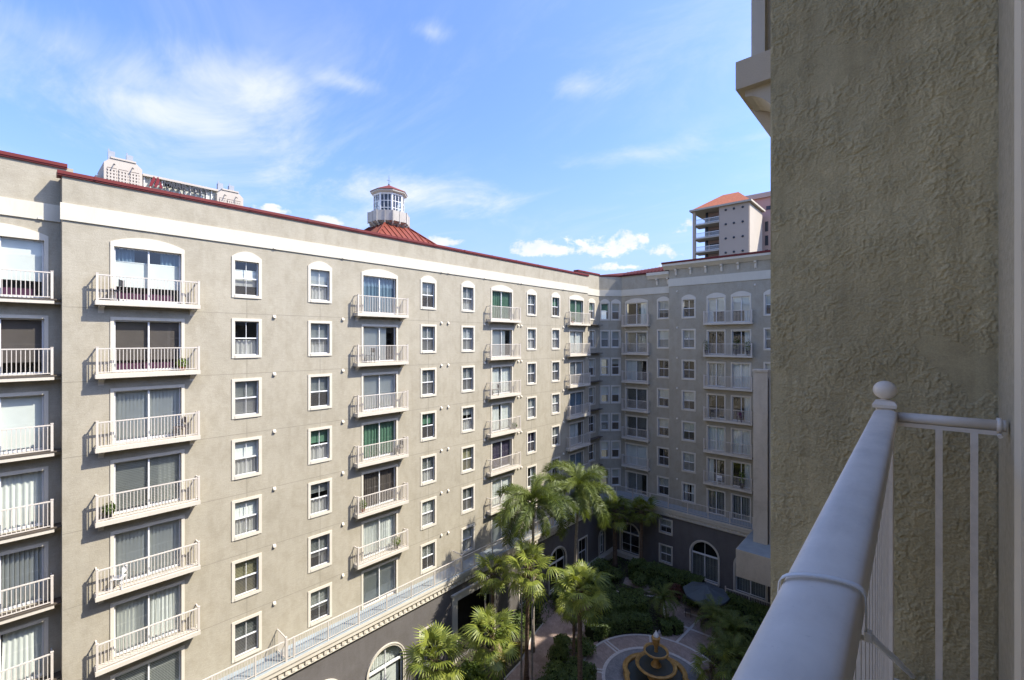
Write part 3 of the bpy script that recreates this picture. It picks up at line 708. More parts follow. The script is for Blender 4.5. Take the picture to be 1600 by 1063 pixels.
# ------------------------------------------------------------------ the wing the photograph is taken from
W3 = tag(empty('apartment_wing', (0.27, 3.0, 0)), 'near olive taupe stucco wing with rough wall filling the right edge', 'building')
FN = Frame(W3, (0.27, 0), R(-90))              # local x runs towards -Y, local y into the building (+X)
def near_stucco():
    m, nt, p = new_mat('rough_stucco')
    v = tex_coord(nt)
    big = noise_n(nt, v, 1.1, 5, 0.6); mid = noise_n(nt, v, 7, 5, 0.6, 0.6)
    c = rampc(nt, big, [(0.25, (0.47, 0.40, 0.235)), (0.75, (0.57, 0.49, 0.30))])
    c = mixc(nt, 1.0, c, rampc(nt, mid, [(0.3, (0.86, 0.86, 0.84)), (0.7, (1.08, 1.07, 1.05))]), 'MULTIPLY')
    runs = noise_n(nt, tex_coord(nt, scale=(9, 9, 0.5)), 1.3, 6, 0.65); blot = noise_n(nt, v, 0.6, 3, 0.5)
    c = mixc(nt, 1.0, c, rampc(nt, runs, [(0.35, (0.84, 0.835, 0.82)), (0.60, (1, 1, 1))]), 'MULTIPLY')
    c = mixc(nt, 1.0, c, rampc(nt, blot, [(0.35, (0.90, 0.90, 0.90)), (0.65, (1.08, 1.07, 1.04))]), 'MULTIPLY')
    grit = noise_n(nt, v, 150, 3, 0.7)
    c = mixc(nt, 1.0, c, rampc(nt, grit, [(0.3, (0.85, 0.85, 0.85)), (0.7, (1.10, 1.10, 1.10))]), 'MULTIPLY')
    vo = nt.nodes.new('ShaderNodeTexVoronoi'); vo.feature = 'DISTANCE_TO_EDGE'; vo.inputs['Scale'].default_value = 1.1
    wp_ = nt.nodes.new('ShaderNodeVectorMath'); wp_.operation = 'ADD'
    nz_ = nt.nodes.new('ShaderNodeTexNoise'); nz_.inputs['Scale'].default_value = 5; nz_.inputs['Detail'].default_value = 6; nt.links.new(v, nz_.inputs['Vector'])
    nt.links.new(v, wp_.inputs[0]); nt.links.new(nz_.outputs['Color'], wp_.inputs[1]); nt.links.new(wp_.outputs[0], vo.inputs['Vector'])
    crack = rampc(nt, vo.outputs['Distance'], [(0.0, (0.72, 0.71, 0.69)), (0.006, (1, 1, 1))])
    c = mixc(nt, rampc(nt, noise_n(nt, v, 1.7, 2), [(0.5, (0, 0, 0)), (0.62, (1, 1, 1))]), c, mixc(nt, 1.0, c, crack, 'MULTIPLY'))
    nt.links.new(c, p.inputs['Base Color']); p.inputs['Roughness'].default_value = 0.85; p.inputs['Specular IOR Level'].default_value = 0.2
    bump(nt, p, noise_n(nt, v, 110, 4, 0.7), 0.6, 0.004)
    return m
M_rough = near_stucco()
def rough_sheet(name, corner, ux, uz, nx, nz, normal, amp, seed=0):
    """plaster thrown on by hand: a fine grid pushed out by ridged noise"""
    c = Vector(corner); ux = Vector(ux); uz = Vector(uz); nrm = Vector(normal); vsx, fs = [], []
    for j in range(nz + 1):
        for i in range(nx + 1):
            p = c + ux * (i / nx) + uz * (j / nz)
            q = Vector((p.x * 1.0, p.y, p.z * 0.82))
            wv = Vector((noise.noise(q * 22), noise.noise(q * 22 + Vector((7, 3, 1))), noise.noise(q * 22 - Vector((2, 9, 4)))))
            g = noise.noise(q * 6 + Vector((5, 5, 5))); g2 = noise.noise(q * 15 + Vector((1, 8, 3))); big = noise.noise(q * 2.3)
            n1 = noise.noise(q * 38 + wv * 0.8); n0 = noise.noise(q * 82 + wv * 0.5 + Vector((4, 4, 9))); n2 = noise.noise(q * 130 + Vector((3, 1, 2)))
            t = min(1.0, max(0.0, (n1 + 0.30 * g2 + 0.02) / 0.14)); t0 = min(1.0, max(0.0, (n0 + 0.22 * g - 0.02) / 0.16))
            plate = 0.55 * t * t * (3 - 2 * t) + 0.45 * t0 * t0 * (3 - 2 * t0)                    # flattened gobs of plaster, large and small, with crisp rims
            cover = min(1.15, max(0.25, 0.70 + 1.2 * g + 0.5 * g2))
            edge = min(1, min(i, nx - i) / 4 + 0.15)
            d = amp * (0.50 * plate * cover + 0.26 * n2 + 0.20 * n1 + 1.3 * big + 0.5 * g) * edge
            vsx.append(tuple(p + nrm * d))
    for j in range(nz):
        for i in range(nx):
            k = j * (nx + 1) + i; fs.append((k, k + 1, k + nx + 2, k + nx + 1))
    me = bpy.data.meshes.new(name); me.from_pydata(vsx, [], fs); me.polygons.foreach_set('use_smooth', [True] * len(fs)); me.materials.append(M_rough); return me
o3 = Vector(W3.location)
BAYX, WALLX, BAYY = -0.652, 0.27, 3.0
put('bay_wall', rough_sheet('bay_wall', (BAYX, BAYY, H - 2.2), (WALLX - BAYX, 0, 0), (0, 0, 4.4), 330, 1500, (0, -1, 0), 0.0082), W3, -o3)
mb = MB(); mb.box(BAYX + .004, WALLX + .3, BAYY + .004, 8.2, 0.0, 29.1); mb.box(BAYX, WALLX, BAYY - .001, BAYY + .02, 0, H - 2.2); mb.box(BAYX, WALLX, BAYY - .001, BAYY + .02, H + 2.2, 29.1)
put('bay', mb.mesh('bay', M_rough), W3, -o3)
mb = MB(); mb.box(WALLX, 15, BAYY - .05, 8.2, 0, 28.6); mb.box(1.6, 15, 8.2, 44.0, 0, 28.6); mb.box(WALLX, 1.6, 8.2, 44, 28.45, 28.6); mb.box(WALLX, WALLX + .3, BAYY + .02, 44, 28.6, 29.14); mb.box(WALLX, WALLX + .3, -30, BAYY - .05, 24.4, 29.14)
mb.box(WALLX + .3, 15, -30, BAYY - .05, 24.6, 28.6); mb.box(WALLX, 15, -30, BAYY - .05, 0, 21.1); mb.box(WALLX, WALLX + .25, 2.115, BAYY - .001, 21.1, 24.4); mb.box(1.5, 15, -30, BAYY - .06, 21.1, 24.6); mb.box(WALLX, 1.5, -30, -2.2, 21.1, 24.4)
put('wing_wall', mb.mesh('wing_wall', M_wall), W3, -o3)
M_corb2 = painted('ivory_casing', (0.68, 0.60, 0.45), 0.6, 0.05, 3.0, 0.1)
M_link = wall_stucco('pale_taupe_stucco', (0.60, 0.52, 0.40), 0.06); M_pil = wall_stucco('smooth_taupe_stucco', (0.48, 0.42, 0.30), 0.06)
# courtyard face of the near wing beyond the bay
nh, NC = [], [('win', 10.6), ('door', 14.4), ('win', 18.2), ('win', 21.9), ('door', 25.6), ('win', 29.4), ('win', 33.0), ('door', 36.4)]
for kind, y in NC:
    for i, z in enumerate(FZ): nh.append(win_hole(-y, z) if kind == 'win' else door_hole(-y, z, i == 0))
FN.build(wall_with_openings(-44.0, -8.2, 0, 28.6, nh), 'facade_wall', M_wall)
NR = ['W', 's', 'v', 'c', 'S', 'd', 'u', 'w', 'k']
for j, (kind, y) in enumerate(NC):
    for i, z in enumerate(FZ):
        code = NR[(i * 5 + j * 3) % len(NR)]
        if kind == 'win': window(FN, -y, z, i == 0, code, seed=i + j)
        else:
            door(FN, -y, z, i == 0, code, seed=i + j)
            if i < 6: balcony(FN, -y, z, 3.6, 0.5)
band(FN, -44, -8.2, 27.35, 28.02); cap(FN, -44, 30, PAR)
mb = MB()
for z in FZ: mb.box(-44, -8.3, 0.18, 1.3, z - 0.05, z + 0.005)
FN.build(mb, 'room_floor', M_floor)['kind'] = 'stuff'
# door casing right beside the camera
put('door_casing', MB().box(WALLX - 0.035, WALLX + 0.06, 2.115, 2.25, H - 1.62, H + 1.95).mesh('door_casing', M_corb2), W3, -o3)
put('door_jamb', MB().box(WALLX - 0.02, WALLX + 0.2, 2.0, 2.114, H - 1.62, H + 1.95).mesh('door_jamb', M_corb2), W3, -o3)
put('pilaster', MB().box(WALLX - 0.006, WALLX - .001, 2.26, 2.985, H - 3, H + 3).mesh('pilaster', M_pil), W3, -o3)
put('balcony_slab', MB().box(-0.21, WALLX, -1.3, 2.85, H - 1.80, H - 1.62).mesh('balcony_slab', M_slab), W3, -o3)
# next balcony up, beyond the bay: slab end, corbel, corner post
M_corb = painted('taupe_trim_paint', (0.60, 0.51, 0.375), 0.8, 0.06, 4.0, 0.25)
put('balcony_slab', MB().box(-0.857, BAYX, 3.05, 6.4, H + 1.562, H + 1.735).mesh('balcony_slab', M_corb), W3, -o3)
cor = [(BAYX, H + 1.562), (BAYX - .165, H + 1.562), (BAYX - .165, H + 1.525)] + [(BAYX - .16 + .16 * math.sin(t), H + 1.525 - .17 * (1 - math.cos(t)) ** .8) for t in [PI / 2 * k / 8 for k in range(1, 9)]] + [(BAYX, H + 1.30)]
put('corbel', MB().prism(cor, 'y', 3.10, 3.34).mesh('corbel', M_slab), W3, -o3)
put('corbel', MB().prism([(BAYX, H + 1.56), (BAYX - .20, H + 1.56), (BAYX - .17, H + 1.50), (BAYX, H + 1.20)], 'y', 3.36, 3.6).mesh('corbel', M_corb), W3, -o3)
put('railing_post', MB().box(-0.775, -0.70, 3.08, 3.16, H + 1.735, H + 2.9).mesh('railing_post', M_slab), W3, -o3)
put('railing_infill', MB().box(-0.70, BAYX - .001, 3.13, 3.18, H + 1.735, H + 2.9).mesh('railing_infill', M_corb), W3, -o3)
# low link at the far end: terrace box, pier, set-back block
put('terrace_box', MB().box(-10.72, WALLX - .01, 38.2, 43.08, 4.15, 6.26).mesh('terrace_box', M_link), W3, -o3)
put('terrace_deck', MB().box(-10.68, WALLX - .02, 38.24, 43.05, 6.26, 6.272).mesh('terrace_deck', M_terr), W3, -o3)
put('pier', MB().box(-10.05, -9.02, 40.5, 41.6, 6.272, 20.05).box(-10.12, -8.95, 40.43, 41.67, 20.05, 20.22).mesh('pier', M_link), W3, -o3)
put('wing_block', MB().box(-8.95, -7.6, 40.75, 43.9, 6.272, 19.6).mesh('wing_block', M_link), W3, -o3)

# ------------------------------------------------------------------ lantern on the roof of the left wing
M_lant = painted('lantern_paint', (0.42, 0.39, 0.34), 0.7, 0.10, 1.5, 0, 0.3, 0.3)
M_lroof = painted('weathered_red_metal', (0.19, 0.042, 0.022), 0.55, 0.2, 1.2)
def lantern():
    cx, cy = -33.0, 21.45
    t = tag(empty('roof_lantern', (cx, cy, 28.6)), 'octagonal white roof lantern with windows above a red metal hip roof', 'roof lantern')
    zb = 28.6
    s = 5.4; ap = 32.1 - zb; tp = 1.2
    mb = MB(); b = [(-s, -s), (s, -s), (s, s), (-s, s)]; k = tp / s
    for (x0, y0), (x1, y1) in zip(b, b[1:] + b[:1]): mb.quad((x0, y0, 0), (x1, y1, 0), (x1 * k, y1 * k, ap), (x0 * k, y0 * k, ap))
    roof = mb.build('hip_roof', M_lroof, t)
    sm = MB()
    for (x0, y0), (x1, y1) in zip(b, b[1:] + b[:1]):
        p0, p1 = Vector((x0, y0, 0)), Vector((x1, y1, 0)); q0, q1 = Vector((x0 * k, y0 * k, ap)), Vector((x1 * k, y1 * k, ap))
        nrm = (p1 - p0).cross(q0 - p0).normalized(); ux = (p1 - p0).normalized(); L = (p1 - p0).length
        up = ((q0 + q1) / 2 - (p0 + p1) / 2)
        for j in range(1, int(L / 0.55)):
            d = j * 0.55; m = min(d, L - d); hgt = min(1.0, m / (L / 2 - tp))
            a = p0 + ux * d; e = a + up * hgt
            sm.tube([a + nrm * .03, e + nrm * .03], 0.045, 4, smooth=False)
        sm.tube([p0 + Vector((0, 0, .05)), q0 + Vector((0, 0, .05))], .08, 5)
    put('roof_seams', sm.mesh('roof_seams', M_lroof), roof)['kind'] = 'stuff'
    oc = PI / 8
    put('drum', MB().lathe([(1.1, ap - .9), (1.15, ap - .2), (1.35, ap + .1), (1.8, ap + .25)], 8, smooth=False, a0=oc).mesh('drum', M_lant), t)
    gz = ap + .28
    put('gallery', MB().lathe([(1.1, gz - .03), (1.83, gz), (1.83, gz + .86), (1.74, gz + .86), (1.74, gz + .1), (.8, gz + .1)], 8, smooth=False, a0=oc).mesh('gallery', M_lant), t)
    pil = MB().box(-.04, .04, -.03, .03, gz - .1, gz + .9).mesh('pilaster', M_lant)
    for j in range(16):
        a = oc + 2 * PI * j / 16; rr = 1.835 if j % 2 == 0 else 1.835 * math.cos(PI / 8); put('pilaster', pil, t, (rr * math.cos(a), rr * math.sin(a), 0), (0, 0, a + PI / 2))
    brk = MB().prism([(0, 0), (.5, .36), (.5, .46), (0, .46)], 'y', -.06, .06).mesh('bracket', M_lant)
    for j in range(16): a = oc + 2 * PI * j / 16; put('bracket', brk, t, (1.2 * math.cos(a), 1.2 * math.sin(a), ap - .25), (0, 0, a))
    wz0, wz1 = gz + .1, gz + 2.45; r = 1.32; ri = r * math.cos(PI / 8); half = r * math.sin(PI / 8)
    wf = MB(); wf.box(-half, -half + .08, -.05, .05, wz0, wz1); wf.box(half - .08, half, -.05, .05, wz0, wz1); wf.box(-half + .08, half - .08, -.045, .045, wz1 - .10, wz1); wf.box(-half + .08, half - .08, -.045, .045, wz0, wz0 + .5)
    for x in (-half / 3, half / 3): wf.box(x - .022, x + .022, -.03, .03, wz0 + .5, wz1 - .1)
    for zf in (.34, .68): z = wz0 + .5 + (wz1 - wz0 - .6) * zf; wf.box(-half + .08, half - .08, -.028, .028, z - .022, z + .022)
    wfm = wf.mesh('window', M_sash)
    pn = MB(); pn.quad((-half + .08, .0, wz0 + .5), (half - .08, 0, wz0 + .5), (half - .08, 0, wz1 - .1), (-half + .08, 0, wz1 - .1)); pnm = pn.mesh('pane', M_glass)
    for j in range(8):
        a = 2 * PI * j / 8 + PI / 4; w_ = put('window', wfm, t, (ri * math.cos(a), ri * math.sin(a), 0), (0, 0, a + PI / 2)); put('pane', pnm, w_)
    put('dark_drum', MB().lathe([(.75, wz0), (.75, wz1)], 8, smooth=False, a0=oc).mesh('dark_drum', M_dark), t)  # added near-black drum, gives the lantern windows an unlit interior
    put('eave', MB().lathe([(1.3, wz1), (1.62, wz1 + .12), (1.62, wz1 + .24), (0.1, wz1 + .26)], 8, smooth=False, a0=oc).mesh('eave', M_lant), t)
    put('lantern_roof', MB().lathe([(1.66, wz1 + .24), (1.66, wz1 + .29), (0.02, wz1 + 1.02)], 8, smooth=False, a0=oc).mesh('lantern_roof', M_lroof), t)
    put('finial', MB().lathe([(.05, wz1 + .98), (.10, wz1 + 1.08), (.03, wz1 + 1.18), (.03, wz1 + 1.35), (.02, wz1 + 1.85), (.001, wz1 + 1.9)], 8).tube([(0, -.22, wz1 + 1.42), (0, .22, wz1 + 1.42)], .02, 5).mesh('finial', M_blue), t)
lantern(); bpy.data.objects['roof_lantern'].scale = (.93, .93, .955)

# ------------------------------------------------------------------ hotel behind the left wing
M_hotel = painted('hotel_precast', (0.50, 0.44, 0.37), 0.85, 0.05, 0.3)
M_hotdk = painted('hotel_recess', (0.52, 0.52, 0.46), 0.8, 0.1, 0.5)
M_steel = painted('brushed_steel', (0.30, 0.32, 0.35), 0.5, 0.06)
M_let = painted('dark_letters', (0.04, 0.04, 0.045), 0.5, 0.05)
M_logo = painted('red_sign', (0.17, 0.010, 0.015), 0.5, 0.05)
def hotel():
    X = -110.0
    t = tag(empty('hotel_tower', (X, 22, 0)), 'pale hotel tower top with red emblem and letter sign behind the long wing', 'building')
    fr = Frame(t, (X, 0), R(90))
    def towerlet(u0, u1, zt):
        c = 0.9
        pts = [(u0, 30), (u1, 30), (u1, zt - c), (u1 - c, zt), (u0 + c, zt), (u0, zt - c)]
        fr.build(MB().prism(pts, 'y', -1.4, 7.0), 'penthouse', M_hotel)
        fr.build(MB().box(u0 + c, u1 - c, -1.55, 7.1, zt + .002, zt + .3), 'coping', M_hotel)
        w = (u1 - u0 - 1.4) / 3
        for k in range(3):
            a = u0 + .45 + k * (w + .25)
            g = fr.build(MB().box(a, a + w, -1.46, -1.38, zt - 7.5, zt - 1.7), 'lattice_panel', M_brown)
            lat = MB()
            for i in range(3): x = a + (i + .5) * w / 3; lat.box(x - .13, x + .13, -1.53, -1.461, zt - 7.5, zt - 2.0)
            for i in range(10): z = zt - 7.2 + i * .58; lat.box(a, a + w, -1.54, -1.462, z - .13, z + .13)
            q = put('lattice', lat.mesh('lattice', M_hotel), g); q['kind'] = 'stuff'
        for k in range(2):
            x = u0 + 1.4 + k * (u1 - u0 - 2.8); fr.build(MB().box(x - .45, x + .45, 1.2, 2.4, zt + .3, zt + 2.1).box(x - .55, x - .35, 1.1, 1.25, zt + .3, zt + 2.4), 'vent_stack', M_steel)
            fr.build(MB().tube([(x, -1.4, zt - .9), (x, -2.3, zt - 1.35)], .08, 5), 'floodlight', M_let)
    towerlet(11.9, 17.3, H + 32.8); towerlet(29.5, 34.4, H + 31.4)
    z1 = H + 31.2
    fr.build(MB().box(17.5, 29.9, 0, 6, 20, z1), 'penthouse_wall', M_hotdk)
    fr.build(MB().box(17.5, 29.9, -.8, 6.1, z1 - .12, z1 + .28), 'penthouse_beam', M_hotel)
    for k in range(13): u = 17.78 + k * .92; fr.build(MB().box(u - .08, u + .08, -.3, 0, 20, z1 - .12), 'fin', M_sash)
    fr.build(MB().box(-6, 50, -1.3, 30, 0, H + 21), 'tower_wall', M_hotel)
    fr.build(MB().box(10.9, 11.9, 0, 5, 20, H + 29.6), 'stair_head', M_hotel)
    def letter(ch_, u, z, size, mat, depth=.14):
        cu = bpy.data.curves.new('sign_text', 'FONT'); cu.body = ch_; cu.size = size; cu.extrude = depth; cu.offset = 0.045; cu.align_x = 'CENTER'
        ob = bpy.data.objects.new('sign_text', cu); C.objects.link(ob)
        me = bpy.data.meshes.new_from_object(ob.evaluated_get(bpy.context.evaluated_depsgraph_get())); bpy.data.objects.remove(ob)
        me.materials.clear(); me.materials.append(mat); me.transform(Matrix.Rotation(PI / 2, 4, 'X'))
        return fr.put('sign_letter', me, u, -.95, z)
    for k, ch_ in enumerate('MARRIOTT'): letter(ch_, 21.15 + .92 * k, z1 - 1.45, 1.62, M_let)
    # red emblem: two leaning strokes with splayed feet
    em = MB()
    for pts in ([(0, 0), (.5, 0), (1.05, 1.2), (1.35, 2.0), (.95, 2.5), (.6, 1.7)], [(1.0, 0), (1.55, 0), (1.9, .9), (2.1, 1.8), (1.8, 2.6), (1.5, 1.9)], [(2.05, 0), (2.7, 0), (2.5, .8), (2.25, 1.5), (2.1, .9)]): em.prism([(p[0] * .78, p[1] * .82) for p in pts], 'y', -.1, .1)
    fr.put('emblem', em.mesh('emblem', M_logo), 18.35, -.95, z1 - 1.95)
hotel()

# ------------------------------------------------------------------ condominium towers behind the end wing
M_cond = painted('condo_stucco', (0.50, 0.40, 0.31), 0.85, 0.05, 0.2)
M_condl = painted('condo_trim', (0.50, 0.44, 0.36), 0.85, 0.05, 0.2)
M_pink = painted('pink_stucco', (0.50, 0.36, 0.30), 0.85, 0.05, 0.2)
M_win = painted('dark_glazing', (0.05, 0.055, 0.065), 0.15, 0.1)
def condo():
    Y = 120.0; ev = H + 33.4
    t = tag(empty('condo_tower', (-37, Y, 0)), 'taupe condominium tower with orange tiled hip roof and corner balconies', 'building')
    fr = Frame(t, (0, Y), 0)
    xa, xm, xb = -44.2, -37.6, -30.7
    fr.build(MB().box(xm, xb, 0, 12, 0, ev), 'tower_wall', M_cond)
    fr.build(MB().box(xb + .001, xb + .10, .3, 12, 0, ev - .3), 'side_wall', M_condl)
    fr.build(MB().box(xa + 1.6, xm, 4.5, 12, 0, ev), 'recess_wall', M_pink)
    fr.build(MB().box(xa, xa + .7, 0, .7, 0, ev), 'corner_column', M_cond); fr.build(MB().box(xa + 2.3, xa + 2.8, 3.0, 3.5, 0, ev), 'corner_column', M_win)
    fh = 3.55
    for k in range(6):
        z = ev - 3.4 - k * fh
        fr.build(MB().box(xa + .1, xm, .05, 4.5, z - .35, z), 'balcony_slab', M_condl)
        g = fr.build(MB().box(xa + .75, xm, .1, .2, z + 1.1, z + 1.22).box(xa + .75, xm, .1, .2, z + .1, z + .2), 'balcony_rail', M_sash)
        gb = MB()
        for i in range(26): x = xa + .8 + i * (xm - xa - .8) / 26; gb.box(x, x + .05, .12, .18, z + .2, z + 1.1)
        put('balusters', gb.mesh('balusters', M_sash), g)['kind'] = 'stuff'
        fr.build(MB().box(xa + 2.9, xm - 1.2, 4.40, 4.48, z + .1, z + 2.4), 'balcony_door', M_win)
        for x in (xm + 1.6, xm + 3.5, xm + 5.5): fr.build(MB().lathe([(.28, 0), (.28, .12), (.20, .16), (.001, .17)], 12), 'vent_cap', M_win, x, 0, z + 2.4).rotation_euler = (PI / 2, 0, 0)
    fr.build(MB().box(xa - .6, xb + .7, -.7, 12.6, ev + .002, ev + .45), 'eave', M_condl)
    e0, e1, d0, d1 = xa - .2, xb + .3, -.3, 12.2; zt = ev + .45; rz = zt + 4.2; rx0, rx1, ry = xa + 4.2 + 1.5, xb - 4.0, 5.9
    rf = MB(); rf.quad((e0, d0, zt), (e1, d0, zt), (rx1, ry, rz), (rx0, ry, rz)); rf.quad((e1, d0, zt), (e1, d1, zt), (rx1, ry, rz)); rf.quad((e1, d1, zt), (e0, d1, zt), (rx0, ry, rz), (rx1, ry, rz)); rf.quad((e0, d1, zt), (e0, d0, zt), (rx0, ry, rz))
    fr.build(rf, 'hip_roof', M_tile)
    p = tag(empty('condo_tower', (-25, 134, 0)), 'pink stucco tower rising just behind the orange roofed condominium', 'building')
    fp = Frame(p, (0, 134.0), 0)
    fp.build(MB().box(-32.8, -18, 0, 14, 0, H + 32.6), 'tower_wall', M_pink); fp.build(MB().box(-36.4, -16, 3, 16, 0, H + 38.4), 'upper_wall', M_pink)
    fp.build(MB().box(-36.8, -15.6, 2.4, 16.4, H + 38.4, H + 39.7), 'parapet_cap', M_condl)
    for k in range(5):
        z = H + 28.6 - k * 3.7
        for x in (-32.1, -30.4): fp.build(MB().box(x, x + .75, -.06, .02, z, z + 2.6), 'window', M_win)
    for k in range(2): fp.build(MB().box(-30.8 + k * 2.6, -29.4 + k * 2.6, 2.9, 3.02, H + 35.0 - k, H + 36.0 - k), 'window', M_win)
    e = MB().lathe([(.9, 0), (1.15, 0), (1.15, .06), (.9, .06)], 20); fp.build(e, 'roundel', M_redroof, -33.0, 2.92, H + 35.4).rotation_euler = (PI / 2, 0, 0)
condo()

# ------------------------------------------------------------------ balcony railing beside the camera
M_rail = None
def rail_paint():
    m, nt, p = new_mat('railing_paint')
    v = tex_coord(nt); n1 = noise_n(nt, v, 9, 6, 0.65); n2 = noise_n(nt, v, 120, 3, 0.6); n3 = noise_n(nt, tex_coord(nt, scale=(1, .25, 1)), 5, 6, 0.7)
    c = rampc(nt, n1, [(0.3, (0.68, 0.60, 0.49)), (0.7, (0.78, 0.70, 0.58))])
    c = mixc(nt, rampc(nt, n3, [(0.48, (0, 0, 0)), (0.75, (.55, .55, .55))]), c, (0.40, 0.37, 0.32))
    c = mixc(nt, rampc(nt, n2, [(0.66, (0, 0, 0)), (0.80, (.4, .4, .4))]), c, (0.35, 0.30, 0.24))
    nt.links.new(c, p.inputs['Base Color']); p.inputs['Roughness'].default_value = 0.48; p.inputs['Specular IOR Level'].default_value = 0.4
    bump(nt, p, noise_n(nt, v, 60, 4), 0.10, 0.004); return m
M_rail = rail_paint()
def near_railing():
    t = tag(empty('balcony_railing', (-0.10, 0, H - 1.62)), 'cream metal balcony railing with ball finial running beside the camera', 'railing')
    ang = 0.0098                                 # the run leans a touch outwards
    top = 1.62 - 0.31                            # handrail top above the balcony floor
    P0 = Vector((-0.081, -1.2, 0)); xr = lambda y: 0.012 - y * ang    # local x of the rail centre at y
    # rounded handrail profile
    hw, hh = 0.041, 0.024
    prof = []
    for k in range(13): a = PI * k / 12; prof.append((hw * math.cos(a), (top - hh) + hh * math.sin(a) ** .42))
    prof += [(-hw, top - 0.052), (-hw * .8, top - .058), (hw * .8, top - .058), (hw, top - .052)]
    mb = MB(); n = len(prof)
    for y in (-1.25, 2.615):
        for x, z in prof: mb.v.append((xr(y) + x, y, z))
    for k in range(n): mb.f.append((k, (k + 1) % n, n + (k + 1) % n, n + k)); mb.sm.append(k < 12)
    mb.f.append(tuple(range(n))); mb.f.append(tuple(range(n, 2 * n))[::-1]); mb.sm += [False, False]
    mb.build('handrail', M_rail, t)
    mb = MB()
    for y in (-1.25, 2.60):
        for x, z in ((-.018, .07), (.018, .07), (.018, .10), (-.018, .10)): mb.v.append((xr(y) + x, y, z))
    for k in range(4): mb.f.append((k, (k + 1) % 4, 4 + (k + 1) % 4, 4 + k)); mb.sm.append(False)
    mb.build('bottom_rail', M_rail, t)
    bal = MB().box(-.0095, .0095, -.0095, .0095, .10, top - .055).mesh('baluster', M_rail)
    k = 0
    while True:
        y = 2.50 - 0.115 * k
        if y < -1.15: break
        put('baluster', bal, t, (xr(y) + .004, y, 0)); k += 1
    # corner post with moulded cap and ball
    px, py = xr(2.64) - .003, 2.645; w = .031
    post = put('post', bevel_mesh(MB().box(-w, w, -w, w, 0, top + .005).mesh('post', M_rail), .003, 1), t, (px, py, 0))
    cp = MB()
    for (a, z) in ((w + .001, top + .0055), (w + .010, top + .008), (w + .012, top + .022), (w + .004, top + .036), (.016, top + .042)): cp.v += [(-a, -a, z), (a, -a, z), (a, a, z), (-a, a, z)]
    for r_ in range(4):
        for j in range(4): cp.f.append((r_ * 4 + j, r_ * 4 + (j + 1) % 4, r_ * 4 + 4 + (j + 1) % 4, r_ * 4 + 4 + j)); cp.sm.append(False)
    cp.f.append((3, 2, 1, 0)); cp.f.append((16, 17, 18, 19)); cp.sm += [False, False]
    put('cap', cp.mesh('cap', M_rail), post)
    R_ = .043; put('ball_finial', MB().lathe([(.018, 0), (.014, .006)] + [(R_ * math.sin(a), .004 + R_ * .96 - R_ * .96 * math.cos(a)) for a in [PI * (0.09 + .91 * k / 14) for k in range(15)]], 28).mesh('ball_finial', M_rail), post, (0, 0, top + .04))
    put('post', post.data, t, (xr(-1.28), -1.28, 0))
    # return rail to the wall, with flange
    y = py; xw = 0.27 + 0.10
    put('return_rail', MB().tube([(px + w, y, top - .030), (xw - .03, y, top - .030)], .021, 16).mesh('return_rail', M_rail), t)
    put('return_strap', MB().box(px + w, xw - .03, y - .008, y + .008, top - .070, top - .0525).mesh('return_strap', M_rail), t)
    put('wall_flange', MB().tube([(xw - .042, y, top - .030), (xw - .028, y, top - .030)], .030, 16).tube([(xw - .029, y, top - .030), (xw - .016, y, top - .030)], .024, 16).tube([(xw - .034, y - .012, top - .066), (xw - .034, y - .03, top - .07)], .008, 8).mesh('wall_flange', M_rail), t)
    put('bottom_return', MB().box(px + w, xw - .016, y - .014, y + .014, .07, .10).mesh('bottom_return', M_rail), t)
    bl2 = MB().box(-.011, .011, -.011, .011, .10, top - .068).mesh('baluster', M_rail)
    for x in (1467, 1522):
        th = math.atan((x - 800) / 711) - R(41.86); put('baluster', bl2, t, (2.645 * math.tan(th) + .10, y, 0))
    # cable tie round the handrail
    m_tie = painted('white_nylon', (0.80, 0.77, 0.70), 0.35, 0.03, 4, 0, 0.5)
    c = tag(empty('cable_tie', (-0.10, 0.62, H - .31)), 'white plastic cable tie looped round the near handrail with loose tail', 'cable tie')
    x0 = xr(.70); e = .0025; tp = 0.0
    ring = [(x0 + hw + .003, -.062)] + [(x0 + (hw + .003) * math.cos(a), -hh + (hh + .004) * math.sin(a) ** .42) for a in [PI * k / 16 for k in range(17)]] + [(x0 - hw - .003, -.062), (x0 + hw + .003, -.064)]
    st = MB(); wd = .0055; n = len(ring)
    for k, (x, z) in enumerate(ring):
        yy = .085 + .40 * (x - x0)
        for dy in (-wd, wd): st.v.append((x, yy + dy, z))
    for k in range(n - 1): st.f.append((2 * k, 2 * k + 1, 2 * k + 3, 2 * k + 2)); st.sm.append(True)
    o = put('strap', st.mesh('strap', m_tie), c); sol = o.modifiers.new('thickness', 'SOLIDIFY'); sol.thickness = .0016; sol.offset = 1
    hx, hy = x0 + hw + .005, .085 + .40 * hw
    put('tie_head', bevel_mesh(MB().box(hx - .003, hx + .005, hy - .006, hy + .006, -.066, -.054).mesh('tie_head', m_tie), .001, 1), c)
    put('tie_tail', MB().tube([(hx + .001, hy, -.058), (hx + .012, hy + .02, -.078), (hx + .026, hy + .045, -.102), (hx + .042, hy + .075, -.132)], [.0045, .004, .004, .003], 6).mesh('tie_tail', m_tie), c)
near_railing()

